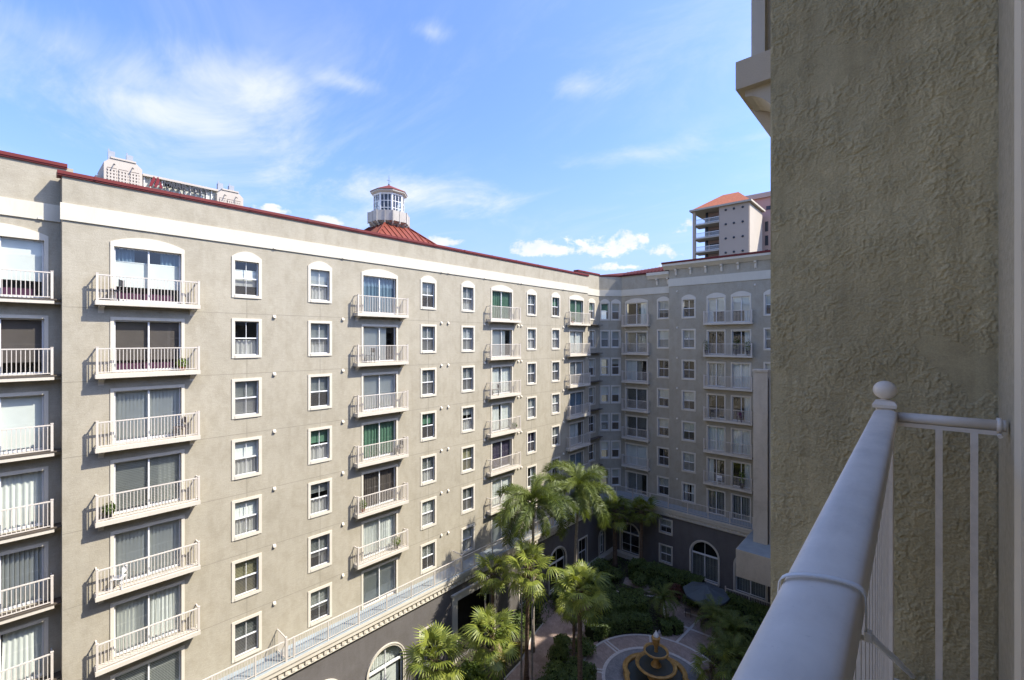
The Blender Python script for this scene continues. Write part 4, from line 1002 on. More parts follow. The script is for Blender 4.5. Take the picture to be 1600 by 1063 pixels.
# ------------------------------------------------------------------ the courtyard floor
def paver_mat(name, c1, c2, mortar, scale, rot=0.0, bw=0.5, rh=0.25):
    m, nt, p = new_mat(name); v = tex_coord(nt, rot=(0, 0, rot))
    b = nt.nodes.new('ShaderNodeTexBrick'); nt.links.new(v, b.inputs['Vector']); b.inputs['Scale'].default_value = scale
    b.inputs['Color1'].default_value = (*c1, 1); b.inputs['Color2'].default_value = (*c2, 1); b.inputs['Mortar'].default_value = (*mortar, 1)
    b.inputs['Mortar Size'].default_value = 0.018; b.inputs['Brick Width'].default_value = bw; b.inputs['Row Height'].default_value = rh; b.inputs['Bias'].default_value = -0.1
    n = noise_n(nt, v, 1.3, 6, .65); n2 = noise_n(nt, v, 22, 4, .6)
    c = mixc(nt, 1.0, b.outputs['Color'], rampc(nt, n, [(.3, (.72, .72, .72)), (.7, (1.15, 1.13, 1.1))]), 'MULTIPLY')
    c = mixc(nt, 1.0, c, rampc(nt, n2, [(.3, (.85, .85, .85)), (.7, (1.1, 1.1, 1.1))]), 'MULTIPLY')
    nt.links.new(c, p.inputs['Base Color']); p.inputs['Roughness'].default_value = 0.9
    bump(nt, p, b.outputs['Fac'], -0.5, 0.01); return m
M_brick = paver_mat('brick_pavers', (0.33, 0.25, 0.205), (0.41, 0.325, 0.27), (0.27, 0.23, 0.20), 2.4, R(20))
M_pathb = paver_mat('path_pavers', (0.42, 0.30, 0.25), (0.50, 0.38, 0.31), (0.34, 0.27, 0.22), 2.2, R(48))
M_grey = paver_mat('grey_pavers', (0.25, 0.245, 0.235), (0.32, 0.31, 0.295), (0.14, 0.13, 0.13), 3.2, R(7), .3, .3)
M_pale = painted('pale_paver', (0.55, 0.51, 0.46), 0.9, 0.10, 3.0, 0.3)
def soil():
    m, nt, p = new_mat('planting_soil'); v = tex_coord(nt); n = noise_n(nt, v, 2.5, 8, .7); n2 = noise_n(nt, v, .3, 4, .6)
    c = rampc(nt, n, [(.3, (.030, .026, .016)), (.55, (.055, .05, .028)), (.75, (.05, .065, .025))]); nt.links.new(c, p.inputs['Base Color']); p.inputs['Roughness'].default_value = 1
    bump(nt, p, n, .8, .06); return m
g = MB(); g.quad((-900, -900, 0), (900, -900, 0), (900, 900, 0), (-900, 900, 0)); tag(g.build('ground', soil()), kind='structure')
FX, FY = -12.95, 28.68
def ring(name, r0, r1, z, mat, a0=0, a1=2 * PI, n=72):
    mb = MB(); zt = z
    for k in range(n):
        a, b = a0 + (a1 - a0) * k / n, a0 + (a1 - a0) * (k + 1) / n
        P = lambda r, t: (FX + r * math.cos(t), FY + r * math.sin(t), zt); mb.quad(P(r0, a), P(r1, a), P(r1, b), P(r0, b))
    return tag(mb.build(name, mat), kind='structure')
ring('plaza_pavement', 1.0, 3.36, .012, M_grey); ring('plaza_pavement', 3.3, 4.85, .008, M_brick)
def blocks(name, pts, wdt, ln, z, mat, h=.02, gap=.012):
    """a course of single pale pavers along a polyline; every paver is an object under the course"""
    mb = MB(); segs = []
    for p, q in zip(pts, pts[1:]):
        p, q = Vector(p), Vector(q); d = q - p; n = max(1, round(d.length / ln))
        for k in range(n): segs.append((p.lerp(q, (k + .5) / n), d.length / n, math.atan2(d.y, d.x)))
    L = ln - gap; me = bevel_mesh(MB().box(-L / 2, L / 2, -wdt / 2, wdt / 2, 0, h).mesh('paver', mat), .004, 1)
    root = tag(empty(name, (segs[0][0].x, segs[0][0].y, z)), kind='structure')
    for c, l, a in segs: put('paver', me, root, (c.x - root.location.x, c.y - root.location.y, 0), (0, 0, a), (l / ln, 1, 1))
    return root
ringpts = lambda r, a0, a1, n: [(FX + r * math.cos(a0 + (a1 - a0) * k / n), FY + r * math.sin(a0 + (a1 - a0) * k / n)) for k in range(n + 1)]
blocks('border_course', ringpts(3.40, 0, 2 * PI, 60), .22, .36, .012, M_pale)
blocks('border_course', ringpts(4.88, 0, 2 * PI, 80), .16, .38, .010, M_pale)
for dg in (25, 70, 118, 163, 205, 250, 295, 340):
    for off in (-.13, .13):
        a = R(dg); nx, ny = -math.sin(a) * off, math.cos(a) * off
        blocks('border_course', [(FX + 3.5 * math.cos(a) + nx, FY + 3.5 * math.sin(a) + ny), (FX + 4.8 * math.cos(a) + nx, FY + 4.8 * math.sin(a) + ny)], .14, .22, .011, M_pale)
def path(name, left, right, z, mat):
    mb = MB()
    for k in range(len(left) - 1): mb.quad((*left[k], z), (*right[k], z), (*right[k + 1], z), (*left[k + 1], z))
    return tag(mb.build(name, mat), kind='structure')
path('path', [(-14.9, 33.0), (-15.2, 35.6), (-16.9, 38.6), (-20.5, 38.3)], [(-11.8, 33.2), (-11.2, 36.6), (-11.0, 40.2), (-20.9, 39.6)], .006, M_brick)
for pl in ([(-13.55, 33.45), (-13.3, 37.4)], [(-14.95, 33.2), (-15.2, 35.6), (-16.4, 37.6)], [(-15.3, 35.7), (-11.5, 35.9)], [(-14.6, 37.7), (-11.0, 38.2)], [(-16.6, 38.6), (-20.8, 36.5)]): blocks('border_course', pl, .18, .38, .008, M_pale)
path('path', [(-19.7, 19.0), (-20.5, 22.2), (-20.9, 24.4), (-21.9, 26.6), (-22.4, 28.7), (-24.0, 30.0)], [(-17.2, 20.5), (-18.5, 23.6), (-19.4, 25.6), (-20.2, 27.6), (-20.4, 30.0), (-24.0, 32.0)], .006, M_pathb)
path('path', [(-18.0, 26.0), (-20.4, 28.2), (-20.4, 30.0)], [(-17.4, 29.2), (-19.5, 31.0), (-20.3, 31.6)], .0045, M_pathb)
for pl in ([(-20.6, 22.2), (-20.9, 24.4), (-21.9, 26.6), (-22.4, 28.7)], [(-18.5, 23.6), (-19.4, 25.6), (-20.2, 27.6)]): blocks('border_course', pl, .12, .40, .008, M_pale)

# ------------------------------------------------------------------ fountain
def fountain():
    m, nt, p = new_mat('ochre_cast_stone'); v = tex_coord(nt); n = noise_n(nt, v, 3.2, 7, .65); n2 = noise_n(nt, tex_coord(nt, scale=(5, 5, 1)), 2, 5, .6)
    c = rampc(nt, n, [(.25, (.24, .12, .03)), (.55, (.46, .26, .07)), (.8, (.58, .38, .14))])
    c = mixc(nt, rampc(nt, n2, [(.55, (0, 0, 0)), (.8, (.6, .6, .6))]), c, (.20, .12, .05)); nt.links.new(c, p.inputs['Base Color']); p.inputs['Roughness'].default_value = .42
    bump(nt, p, noise_n(nt, v, 30, 4), .3, .01)
    w, wn, wp = new_mat('fountain_water'); wp.inputs['Base Color'].default_value = (.06, .07, .065, 1); wp.inputs['Roughness'].default_value = .05; wp.inputs['Specular IOR Level'].default_value = .6
    bump(wn, wp, noise_n(wn, tex_coord(wn), 7, 4, .6, .8), .35, .03)
    wt = painted('splash_white', (.75, .75, .72), .5, .05, 8)
    t = tag(empty('fountain', (FX, FY, .02)), 'ochre tiered stone fountain with lobed pool in the round plaza', 'fountain')
    # lobed pool wall
    n_ = 96; rad = lambda a, off=0: (1.92 + .30 * abs(math.cos(2 * a + R(20))) ** .6) + off
    prof = [(.0, .0), (.0, .06), (-.05, .10), (-.05, .38), (.03, .42), (.05, .48), (.02, .53), (-.26, .53), (-.30, .48), (-.28, .42), (-.26, .1)]
    mb = MB()
    for off, z in prof:
        for j in range(n_): a = 2 * PI * j / n_; r = rad(a, off); mb.v.append((r * math.cos(a), r * math.sin(a), z))
    for k in range(len(prof) - 1):
        for j in range(n_): mb.f.append((k * n_ + j, k * n_ + (j + 1) % n_, (k + 1) * n_ + (j + 1) % n_, (k + 1) * n_ + j)); mb.sm.append(True)
    mb.build('pool_wall', m, t)
    mb = MB(); mb.quad(*[(rad(2 * PI * j / n_, -.27) * math.cos(2 * PI * j / n_), rad(2 * PI * j / n_, -.27) * math.sin(2 * PI * j / n_), .34) for j in range(n_)]); mb.build('pool_water', w, t)
    mb = MB(); mb.lathe([(.55, .1), (.55, .42), (.46, .48), (.34, .55), (.30, .8), (.36, .92), (.5, 1.0)], 28).build('pedestal', m, t)
    def bowl(r, z, d): return [(.25 * r, z - d), (.5 * r, z - d * .82), (.80 * r, z - d * .42), (.93 * r, z - .10), (1.0 * r, z - .08), (1.04 * r, z - .02), (1.02 * r, z + .03), (.96 * r, z + .05), (.88 * r, z + .02), (.85 * r, z - .06), (.70 * r, z - .16), (.3 * r, z - .22)]
    def scallop(mb, amp=.03, k=18):
        mb.v = [((1 + amp * math.cos(k * math.atan2(y, x)) * (1 if i // 48 < 4 else .25)) * x, (1 + amp * math.cos(k * math.atan2(y, x)) * (1 if i // 48 < 4 else .25)) * y, z) for i, (x, y, z) in enumerate(mb.v)]; return mb
    scallop(MB().lathe(bowl(1.28, 1.22, .42), 48)).build('bowl', m, t)
    MB().lathe([(1.10, 1.15), (.01, 1.155)], 40).build('bowl_water', w, t)
    MB().lathe([(.36, 1.1), (.30, 1.25), (.17, 1.42), (.15, 1.62), (.21, 1.74), (.30, 1.82)], 24).build('pedestal', m, t)
    scallop(MB().lathe(bowl(.78, 2.12, .42), 48)).build('bowl', m, t)
    MB().lathe([(.66, 2.05), (.01, 2.055)], 32).build('bowl_water', w, t)
    MB().lathe([(.14, 2.0), (.10, 2.2), (.12, 2.35), (.20, 2.55), (.25, 2.78), (.22, 2.86), (.28, 2.92), (.29, 2.98), (.20, 3.02), (.16, 3.06)], 24).build('urn', m, t)
    MB().lathe([(.17, 3.03), (.19, 3.10), (.12, 3.22), (.05, 3.34), (.015, 3.44), (.001, 3.46)], 14).build('spout', wt, t)
fountain()

# ------------------------------------------------------------------ parasol, low fence
def parasol():
    x, y = -12.9, 37.9
    t = tag(empty('patio_umbrella', (x, y, .01)), 'large slate grey patio umbrella open beside the shaded hedge', 'umbrella')
    m = painted('slate_canvas', (.085, .105, .115), .85, .08, 2.0)
    n = 8; r = 1.75; ap = 2.85; ev = 2.15; mb = MB()
    for k in range(n):
        a, b = 2 * PI * k / n + .2, 2 * PI * (k + 1) / n + .2; P = lambda r_, t_, z: (r_ * math.cos(t_), r_ * math.sin(t_), z); mid = (a + b) / 2
        for (r0, z0), (r1, z1) in (((.02, ap), (.6, ap - .28)), ((.6, ap - .28), (1.2, ap - .5)), ((1.2, ap - .5), (r, ev))):
            mb.quad(P(r0, a, z0), P(r1, a, z1), P(r1 * .94, mid, z1 - .035), P(r0 * .94, mid, z0 - .02)); mb.quad(P(r0 * .94, mid, z0 - .02), P(r1 * .94, mid, z1 - .035), P(r1, b, z1), P(r0, b, z0))
        mb.quad(P(r, a, ev), P(r, a, ev - .14), P(r * .94, mid, ev - .17), P(r * .94, mid, ev - .035)); mb.quad(P(r * .94, mid, ev - .035), P(r * .94, mid, ev - .17), P(r, b, ev - .14), P(r, b, ev))
    mb.build('canopy', m, t)
    MB().tube([(0, 0, 0), (0, 0, ap + .06)], .03, 10).lathe([(.05, ap), (.04, ap + .08), (.001, ap + .12)], 8).build('pole', M_let, t); MB().lathe([(.3, 0), (.3, .06), (.06, .12)], 16).build('base', M_let, t)
    for k in range(n): a = 2 * PI * k / n + .2; MB().tube([(.04, 0, ap - .05), (1.7, 0, ev - .01)], .012, 5).build('rib', M_let, t, rot=(0, 0, a))
    tb = tag(empty('patio_table', (x + .1, y - .2, .01)), 'round dark patio table in the shade under the umbrella', 'table')
    MB().lathe([(.001, .74), (.55, .74), (.57, .72), (.55, .70), (.001, .70)], 24).build('tabletop', M_brown, tb)
    for k in range(4): a = PI / 4 + PI / 2 * k; MB().tube([(.40 * math.cos(a), .40 * math.sin(a), .70), (.46 * math.cos(a), .46 * math.sin(a), 0)], .02, 6).build('leg', M_brown, tb)
    for k, (dx, dy, rz, lab) in enumerate(((-1.25, -.5, R(-70), 'brown patio chair under the umbrella facing the fountain path'), (.3, -1.25, R(10), 'brown patio chair under the umbrella on its near side'))):
        c = tag(empty('patio_chair', (x + dx, y + dy, .01), rz), lab, 'chair', 'chairs under the patio umbrella')
        MB().box(-.23, .23, -.22, .22, .42, .46).build('seat', M_brown, c)
        bk = MB()
        for j in range(5): xx = -.2 + .1 * j; bk.box(xx - .015, xx + .015, -.24, -.21, .46, .88)
        bk.box(-.23, .23, -.25, -.20, .86, .92).build('backrest', M_brown, c)
        for sx in (-.2, .2):
            for sy in (-.19, .19): MB().box(sx - .02, sx + .02, sy - .02, sy + .02, 0, .42).build('leg', M_brown, c)
parasol()
def low_fence(x0, x1, y, label):
    t = tag(empty('patio_fence', (x0, y, 0)), label, 'fence'); w = x1 - x0
    MB().box(0, w, -.03, .03, .98, 1.04).box(0, w, -.02, .02, .15, .19).build('rail', M_metal, t)
    n = int(w / .125); b = MB()
    for k in range(n): b.box(k * .125 + .05, k * .125 + .07, -.01, .01, .19, .98)
    b.build('balusters', M_metal, t)['kind'] = 'stuff'
    m = max(1, round(w / 1.9)); ps = MB().box(-.04, .04, -.04, .04, 0, 1.1).lathe([(.02, 1.1), (.06, 1.14), (.05, 1.19), (.001, 1.22)], 8).mesh('post', M_metal)
    for k in range(m + 1): put('post', ps, t, (k * w / m, 0, 0))
low_fence(-15.9, -13.2, 41.9, 'low cream patio fence below the arched window of the end wing'); low_fence(-12.6, -5.0, 41.9, 'low cream patio fence below the jutting terrace box')

# ------------------------------------------------------------------ planting
def leaf_mat(name, c0, c1, trans=.35, rough=.45, back=None):
    m = bpy.data.materials.new(name); m.use_nodes = True; nt = m.node_tree; p = nt.nodes['Principled BSDF']; out = nt.nodes['Material Output']
    oi = nt.nodes.new('ShaderNodeObjectInfo'); geo = nt.nodes.new('ShaderNodeNewGeometry')
    ad = nt.nodes.new('ShaderNodeMath'); ad.operation = 'MULTIPLY_ADD'; nt.links.new(geo.outputs['Random Per Island'], ad.inputs[0]); ad.inputs[1].default_value = .55
    ml = nt.nodes.new('ShaderNodeMath'); ml.operation = 'MULTIPLY'; nt.links.new(oi.outputs['Random'], ml.inputs[0]); ml.inputs[1].default_value = .45; nt.links.new(ml.outputs[0], ad.inputs[2])
    c = rampc(nt, ad.outputs[0], [(.0, c0), (1.0, c1)]); nt.links.new(c, p.inputs['Base Color']); p.inputs['Roughness'].default_value = rough; p.inputs['Specular IOR Level'].default_value = .4
    tr = nt.nodes.new('ShaderNodeBsdfTranslucent'); mx = nt.nodes.new('ShaderNodeMixShader'); mx.inputs[0].default_value = trans
    tc_ = mixc(nt, 1.0, c, (1.5, 1.55, .6), 'MULTIPLY'); nt.links.new(tc_, tr.inputs[0])
    nt.links.new(p.outputs[0], mx.inputs[1]); nt.links.new(tr.outputs[0], mx.inputs[2]); nt.links.new(mx.outputs[0], out.inputs[0]); return m
M_fan = leaf_mat('fan_palm_leaf', (.055, .090, .012), (.31, .335, .055), .22, .48)
M_feather = leaf_mat('feather_palm_leaf', (.040, .068, .012), (.19, .225, .045), .18, .5)
M_dry = leaf_mat('dry_palm_leaf', (.26, .20, .10), (.34, .27, .15), .2, .7)
M_shrub = leaf_mat('shrub_leaf', (.036, .070, .016), (.17, .22, .052), .25, .45)
M_lime = leaf_mat('lime_shrub_leaf', (.070, .125, .016), (.24, .30, .050), .3, .4)
M_gold = leaf_mat('golden_shrub_leaf', (.16, .14, .03), (.26, .20, .05), .3, .5)
M_core = painted('leaf_shade_core', (.012, .022, .008), .95, .3, 3)  # near-black green, shade between the leaves put into the colour
M_cordy = leaf_mat('red_cordyline_leaf', (.07, .02, .02), (.13, .05, .03), .2, .4)
def trunk_mat(name, a, b):
    m, nt, p = new_mat(name); v = tex_coord(nt); rg = noise_n(nt, tex_coord(nt, scale=(.6, .6, 9)), 2.2, 5, .6); n = noise_n(nt, v, 11, 5, .6)
    c = rampc(nt, rg, [(.35, a), (.65, b)]); c = mixc(nt, 1.0, c, rampc(nt, n, [(.3, (.7, .7, .7)), (.7, (1.15, 1.15, 1.15))]), 'MULTIPLY'); nt.links.new(c, p.inputs['Base Color']); p.inputs['Roughness'].default_value = .9
    bump(nt, p, rg, .8, .03); return m
M_trunk = trunk_mat('brown_palm_trunk', (.105, .065, .040), (.21, .145, .095)); M_ptrunk = trunk_mat('pale_palm_trunk', (.22, .19, .16), (.34, .30, .25)); M_shaft = painted('green_crownshaft', (.16, .21, .07), .5, .1, 2)

def fan_leaf(seed, petiole=1.05, rad=.85, droop=.35, n=17, spread=R(225)):
    rnd = random.Random(seed); mb = MB()
    pts = [(0, petiole * t, .10 * math.sin(PI * t) * petiole) for t in (0, .5, 1)]; mb.tube(pts, [.028, .02, .014], 5)
    for k in range(n):
        t = (k + .5) / n - .5; a = t * spread; ln = rad * (1 - .30 * (abs(t) * 2) ** 2.2) * (0.9 + .2 * rnd.random()); hw = .5 * spread / n
        cr = .16 * abs(t) * 2                                   # the fan is folded a little along its middle
        rows = []
        for f, wf in ((.05, .05), (.45, .60), (.76, .30), (1.0, .015)):
            r = ln * f; dz = -droop * ln * max(0, f - .35) ** 1.7 * (1.1 + .6 * rnd.random()) - cr * 0 + .10 * ln * f * math.cos(t * PI); jw = hw * wf / .62 if f > .1 else hw
            rows.append([(r * math.sin(a + s * jw), petiole + r * math.cos(a + s * jw), dz + (0.018 if s == 0 else 0)) for s in (-1, 1)])
        for r0, r1 in zip(rows, rows[1:]): mb.quad(r0[0], r0[1], r1[1], r1[0])
    return mb.mesh('leaf', M_fan)
def feather_leaf(seed, ln=2.9, arch=1.0, n=58, leaf=.60, plume=True, w=.026, mat=None):
    rnd = random.Random(seed); mb = MB(); N_ = 16
    cur = []; p = Vector((0, 0, 0)); e = R(12)
    for k in range(N_ + 1):
        cur.append(p.copy()); e -= arch * R(95) / N_ * (.35 + 1.3 * k / N_); p = p + Vector((0, math.cos(e), math.sin(e))) * ln / N_
    mb.tube(cur, [.030 * (1 - .8 * k / N_) + .004 for k in range(N_ + 1)], 5)
    for k in range(n):
        t = .16 + .84 * (k + rnd.random() * .6) / n; i = min(N_ - 1, int(t * N_)); f = t * N_ - i; q = cur[i].lerp(cur[i + 1], f); d = (cur[i + 1] - cur[i]).normalized(); up = Vector((1, 0, 0)).cross(d)
        L = leaf * (math.sin(PI * min(1, (t - .05) * .95)) ** .5 * .85 + .15) * (.85 + .3 * rnd.random())
        angs = ((0, PI, PI * .30, PI * .72, -PI * .18, PI * 1.18) if plume else (PI * .08, PI * .92))
        for a in angs:
            a += rnd.uniform(-.25, .25); s = Vector((1, 0, 0)) * math.cos(a) + up * math.sin(a)
            dr = (s * .95 + d * rnd.uniform(.25, .8)).normalized(); m1 = q + dr * L * .55 + Vector((0, 0, -.06 * L)); tip = q + dr * L + Vector((0, 0, -rnd.uniform(.2, .55) * L)); wd = d * w
            mb.quad(q - wd * .4, q + wd * .4, m1 + wd, m1 - wd); mb.quad(m1 - wd, m1 + wd, tip)
    return mb.mesh('leaf', mat or M_feather)
def trunk_mesh(h, r0, r1, lean=(0, 0), seed=0, mat=None, bulge=0.0):
    rnd = random.Random(seed); mb = MB(); n = 14; pts, rad = [], []
    for k in range(n + 1):
        t = k / n; pts.append((lean[0] * t * t + rnd.uniform(-.015, .015), lean[1] * t * t + rnd.uniform(-.015, .015), h * t)); rad.append((r0 + (r1 - r0) * t) * (1 + bulge * math.sin(PI * t)) * (1 + rnd.uniform(-.04, .04)) + (r0 * .35 * max(0, 1 - t * 8)))
    mb.tube(pts, rad, 10); return mb.mesh('trunk', mat or M_trunk)
FANS = [fan_leaf(s, 1.0 + .2 * (s % 3), .84 + .08 * (s % 4), .45 + .25 * (s % 3)) for s in range(5)]
FEATH = [feather_leaf(s, 3.2 + .25 * (s % 3), 1.15 + .2 * (s % 3)) for s in range(4)]
PYGMY = [feather_leaf(s + 20, 1.35, 1.05, 40, .24, False, .010, M_feather) for s in range(3)]
DRYM = fan_leaf(50, .7, .7, .6); DRYM.materials[0] = M_dry
def palm(kind, xy, h, label, nleaf=30, size=1.0, lean=(0, 0), seed=0, tr=.15, cat='palm tree'):
    rnd = random.Random(seed); name = {'fan': 'fan_palm', 'feather': 'feather_palm', 'pygmy': 'pygmy_palm'}[kind]
    t = tag(empty(name, (xy[0], xy[1], 0)), label, cat, 'palms in the courtyard garden')
    put('trunk', trunk_mesh(h, tr, tr * .72, lean, seed, M_ptrunk if kind == 'feather' else M_trunk), t)
    top = Vector((lean[0], lean[1], h)); meshes = {'fan': FANS, 'feather': FEATH, 'pygmy': PYGMY}[kind]
    if kind == 'feather': put('crownshaft', MB().tube([top - Vector((0, 0, .1)), top + Vector((0, 0, .45)), top + Vector((0, 0, 1.0))], [tr * .95, tr * .8, tr * .4], 10).mesh('crownshaft', M_shaft), t); top = top + Vector((0, 0, .9))
    if kind == 'fan':                                           # boots of old leaves under the crown
        b = MB()
        for k in range(26): a = k * 2.4; z = h - .75 + .7 * k / 26; r = tr * .8; b.tube([(top.x + r * math.cos(a), top.y + r * math.sin(a), z), (top.x + (r + .13) * math.cos(a), top.y + (r + .13) * math.sin(a), z + .22)], [.045, .02], 5)
        put('leaf_boots', b.mesh('leaf_boots', M_trunk), t)['kind'] = 'stuff'
    for k in range(nleaf):
        u = (k + .5) / nleaf; az = k * 2.399963 + rnd.uniform(-.3, .3)
        el = {'fan': R(78 - 128 * u ** .9), 'feather': R(72 - 95 * u), 'pygmy': R(70 - 90 * u)}[kind] + rnd.uniform(-.16, .16)
        s = size * (.92 if kind == 'fan' else 1.0) * (.80 + .36 * rnd.random()) * (.8 + .2 * min(1, u * 4))
        me = meshes[rnd.randrange(len(meshes))]
        if kind == 'fan' and u > .90: me = DRYM
        put('leaf', me, t, top + Vector((0, 0, -.25 * u if kind == 'fan' else -.15 * u)), (el, rnd.uniform(-.35, .35), az), (s, s, s))
    return t
palm('feather', (-20.9, 25.6), 9.9, 'tallest feathery palm beside the sunlit wing, left of its twin', 19, 1.0, (.1, -.1), 1, .13)
palm('feather', (-20.0, 29.6), 10.2, 'tall feathery palm in front of the shaded corner, right of its twin', 19, 1.05, (.2, .2), 2, .14)
palm('fan', (-21.8, 22.3), 6.7, 'sunlit fan palm standing left of the thin pale trunks', 26, .84, (.1, 0), 3, .14)
palm('fan', (-19.4, 23.1), 7.6, 'tall sunlit fan palm directly below the feathery palms', 34, .98, (.1, .1), 4, .15)
palm('fan', (-19.0, 19.2), 5.2, 'sunlit fan palm in front of the dark passage, above the path', 34, .95, (0, .1), 5, .13)
palm('fan', (-20.9, 16.6), 4.2, 'low bright fan palm at the bottom edge beside the arched window', 36, 1.0, (0, 0), 6, .15)
palm('fan', (-15.6, 23.7), 7.2, 'half sunlit fan palm with brown trunk left of the fountain', 36, 1.0, (-.1, .1), 7, .17)
palm('fan', (-22.6, 40.6), 5.7, 'shaded fan palm in front of the small arched window', 38, 1.02, (0, 0), 8, .24)
palm('fan', (-20.3, 41.6), 5.9, 'shaded fan palm right of the arched garden door', 32, .92, (0, .1), 9, .19)
palm('fan', (-17.9, 26.4), 4.2, 'short shaded fan palm beside the half sunlit one', 24, .8, (0, .1), 19, .12)
t = palm('pygmy', (-15.4, 35.2), 2.0, 'small shaded feathery date palm with several trunks behind the fountain', 34, 1.12, (.1, 0), 10, .07)
for k, (dx, dy) in enumerate(((.35, .1), (-.25, .3))): put('trunk', trunk_mesh(1.9, .06, .05, (-dx * .6, -dy * .6), 40 + k), t, (dx, dy, 0))
palm('pygmy', (-11.3, 35.6), 1.9, 'small shaded date palm in front of the umbrella', 34, 1.35, (0, 0), 11, .08)
palm('pygmy', (-9.7, 34.3), 2.1, 'shaded feathery date palm right of the fountain path', 34, 1.4, (0, 0), 12, .08)
palm('pygmy', (-9.2, 32.2), 1.7, 'bushy shaded date palm touching the near handrail', 34, 1.45, (0, 0), 13, .08)
palm('fan', (-10.2, 31.2), 1.2, 'low shaded fan palm at the right rim of the plaza', 17, .85, (0, 0), 14, .1)
def pale_stem(x, y, h, lab, seed):
    t = tag(empty('bare_trunk', (x, y, 0)), lab, 'palm trunk'); put('trunk', trunk_mesh(h, .075, .05, (.05, 0), seed, M_ptrunk), t)
    for k in range(5): put('leaf', PYGMY[k % 3], t, (.05, 0, h - .05), (R(30), 0, k * 1.3), (.5, .5, .5))
pale_stem(-19.0, 22.1, 6.4, 'slender pale palm trunk in the middle of the sunlit palms', 60); pale_stem(-18.2, 22.2, 6.9, 'slender darker palm trunk just right of the pale one', 61); pale_stem(-21.2, 21.0, 6.0, 'slender pale palm trunk left of the sunlit fan palm', 62)

def leaf_cloud(seed, n, shape, size, mat, flat=False):
    """leaves on and in a volume: shape(rnd) -> point, outward normal"""
    rnd = random.Random(seed); mb = MB()
    for _ in range(n):
        p, nr = shape(rnd); nr = (nr + Vector((rnd.uniform(-1, 1), rnd.uniform(-1, 1), rnd.uniform(-.5, 1.1))) * .9).normalized()
        a = nr.orthogonal().normalized(); a.rotate(Matrix.Rotation(rnd.uniform(0, 6.28), 3, nr)); b = nr.cross(a); s = size * rnd.uniform(.6, 1.35)
        mb.quad(p - a * s, p + b * s * .42, p + a * s + nr * -.25 * s, p - b * s * .42)
    return mb
def ellipsoid(rx, ry, rz):
    def f(rnd):
        while True:
            v = Vector((rnd.gauss(0, 1), rnd.gauss(0, 1), rnd.gauss(0, 1)))
            if v.length > .01: break
        v.normalize(); v.z = abs(v.z) if v.z < -.35 else v.z
        k = (.70 + .34 * rnd.random()) * (1 + .22 * noise.noise(v * 2.3 + Vector((rx * 3, ry, rz))))
        return Vector((v.x * rx * k, v.y * ry * k, rz * .9 + v.z * rz * k)), Vector((v.x / rx, v.y / ry, v.z / rz)).normalized()
    return f
SHR = {}
def shrub(xy, r, h, label, mat, seed, size=.11, n=520, name='shrub', group='shrubs in the courtyard beds'):
    key = (mat.name, round(r, 1), round(h, 1), seed % 3)
    if key not in SHR:
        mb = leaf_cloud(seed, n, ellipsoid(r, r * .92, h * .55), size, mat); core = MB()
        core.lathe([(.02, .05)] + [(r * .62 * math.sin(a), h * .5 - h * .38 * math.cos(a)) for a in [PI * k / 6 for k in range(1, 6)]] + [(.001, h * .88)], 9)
        SHR[key] = (mb.mesh('foliage', mat), core.mesh('shade_core', M_core))
    t = tag(empty(name, (xy[0], xy[1], 0), random.Random(seed).uniform(0, 6)), label, 'shrub', group)
    put('foliage', SHR[key][0], t); put('shade_core', SHR[key][1], t); return t
def hedge(pts, w, h, label, mat, seed, dens=300, size=.10):
    pts = [Vector((*p, 0)) for p in pts]; L = sum((b - a).length for a, b in zip(pts, pts[1:]))
    cum = [0]
    for a, b in zip(pts, pts[1:]): cum.append(cum[-1] + (b - a).length)
    def at(s):
        for i in range(len(pts) - 1):
            if s <= cum[i + 1] or i == len(pts) - 2: f = (s - cum[i]) / max(1e-6, cum[i + 1] - cum[i]); d = (pts[i + 1] - pts[i]).normalized(); return pts[i].lerp(pts[i + 1], f), Vector((d.y, -d.x, 0))
    def shape(rnd):
        s = rnd.uniform(0, L); c, side = at(s); face = rnd.random(); wob = 1 + .16 * noise.noise(Vector((c.x, c.y, 0)) * 1.3); 
        if face < .45: return c + side * rnd.uniform(-.5, .5) * w + Vector((0, 0, h * wob * rnd.uniform(.93, 1.06))), Vector((0, 0, 1))
        sg = 1 if face < .725 else -1; return c + side * sg * w * .5 * rnd.uniform(.9, 1.12) * wob + Vector((0, 0, h * rnd.uniform(.08, 1.0))), side * sg
    base = pts[0]; t = tag(empty('hedge', tuple(base)), label, 'hedge')
    mb = leaf_cloud(seed, int(dens * L * (w + 1.5 * h)), shape, size, mat); mb.v = [(x - base.x, y - base.y, z) for x, y, z in mb.v]; mb.build('foliage', mat, t)
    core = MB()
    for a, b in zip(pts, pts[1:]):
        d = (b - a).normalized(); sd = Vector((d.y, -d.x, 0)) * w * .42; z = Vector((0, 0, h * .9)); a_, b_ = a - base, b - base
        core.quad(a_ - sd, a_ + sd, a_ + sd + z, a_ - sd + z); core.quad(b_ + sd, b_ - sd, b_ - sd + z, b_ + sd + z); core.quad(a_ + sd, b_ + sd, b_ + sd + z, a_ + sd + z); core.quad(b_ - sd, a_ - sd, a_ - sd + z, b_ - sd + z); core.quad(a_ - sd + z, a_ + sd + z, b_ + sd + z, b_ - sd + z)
    core.build('shade_core', M_core, t)  # solid dark core, blocks light and stands in for inner shade
hedge([(-18.6, 29.5), (-18.0, 31.3), (-16.9, 32.8), (-15.6, 33.7)], 1.1, .95, 'dark clipped hedge curving round the far side of the plaza', M_shrub, 71)
hedge([(-19.6, 32.2), (-18.6, 34.4), (-17.0, 35.6)], 2.4, 1.25, 'deep dark hedge mass behind the curved one', M_shrub, 72)
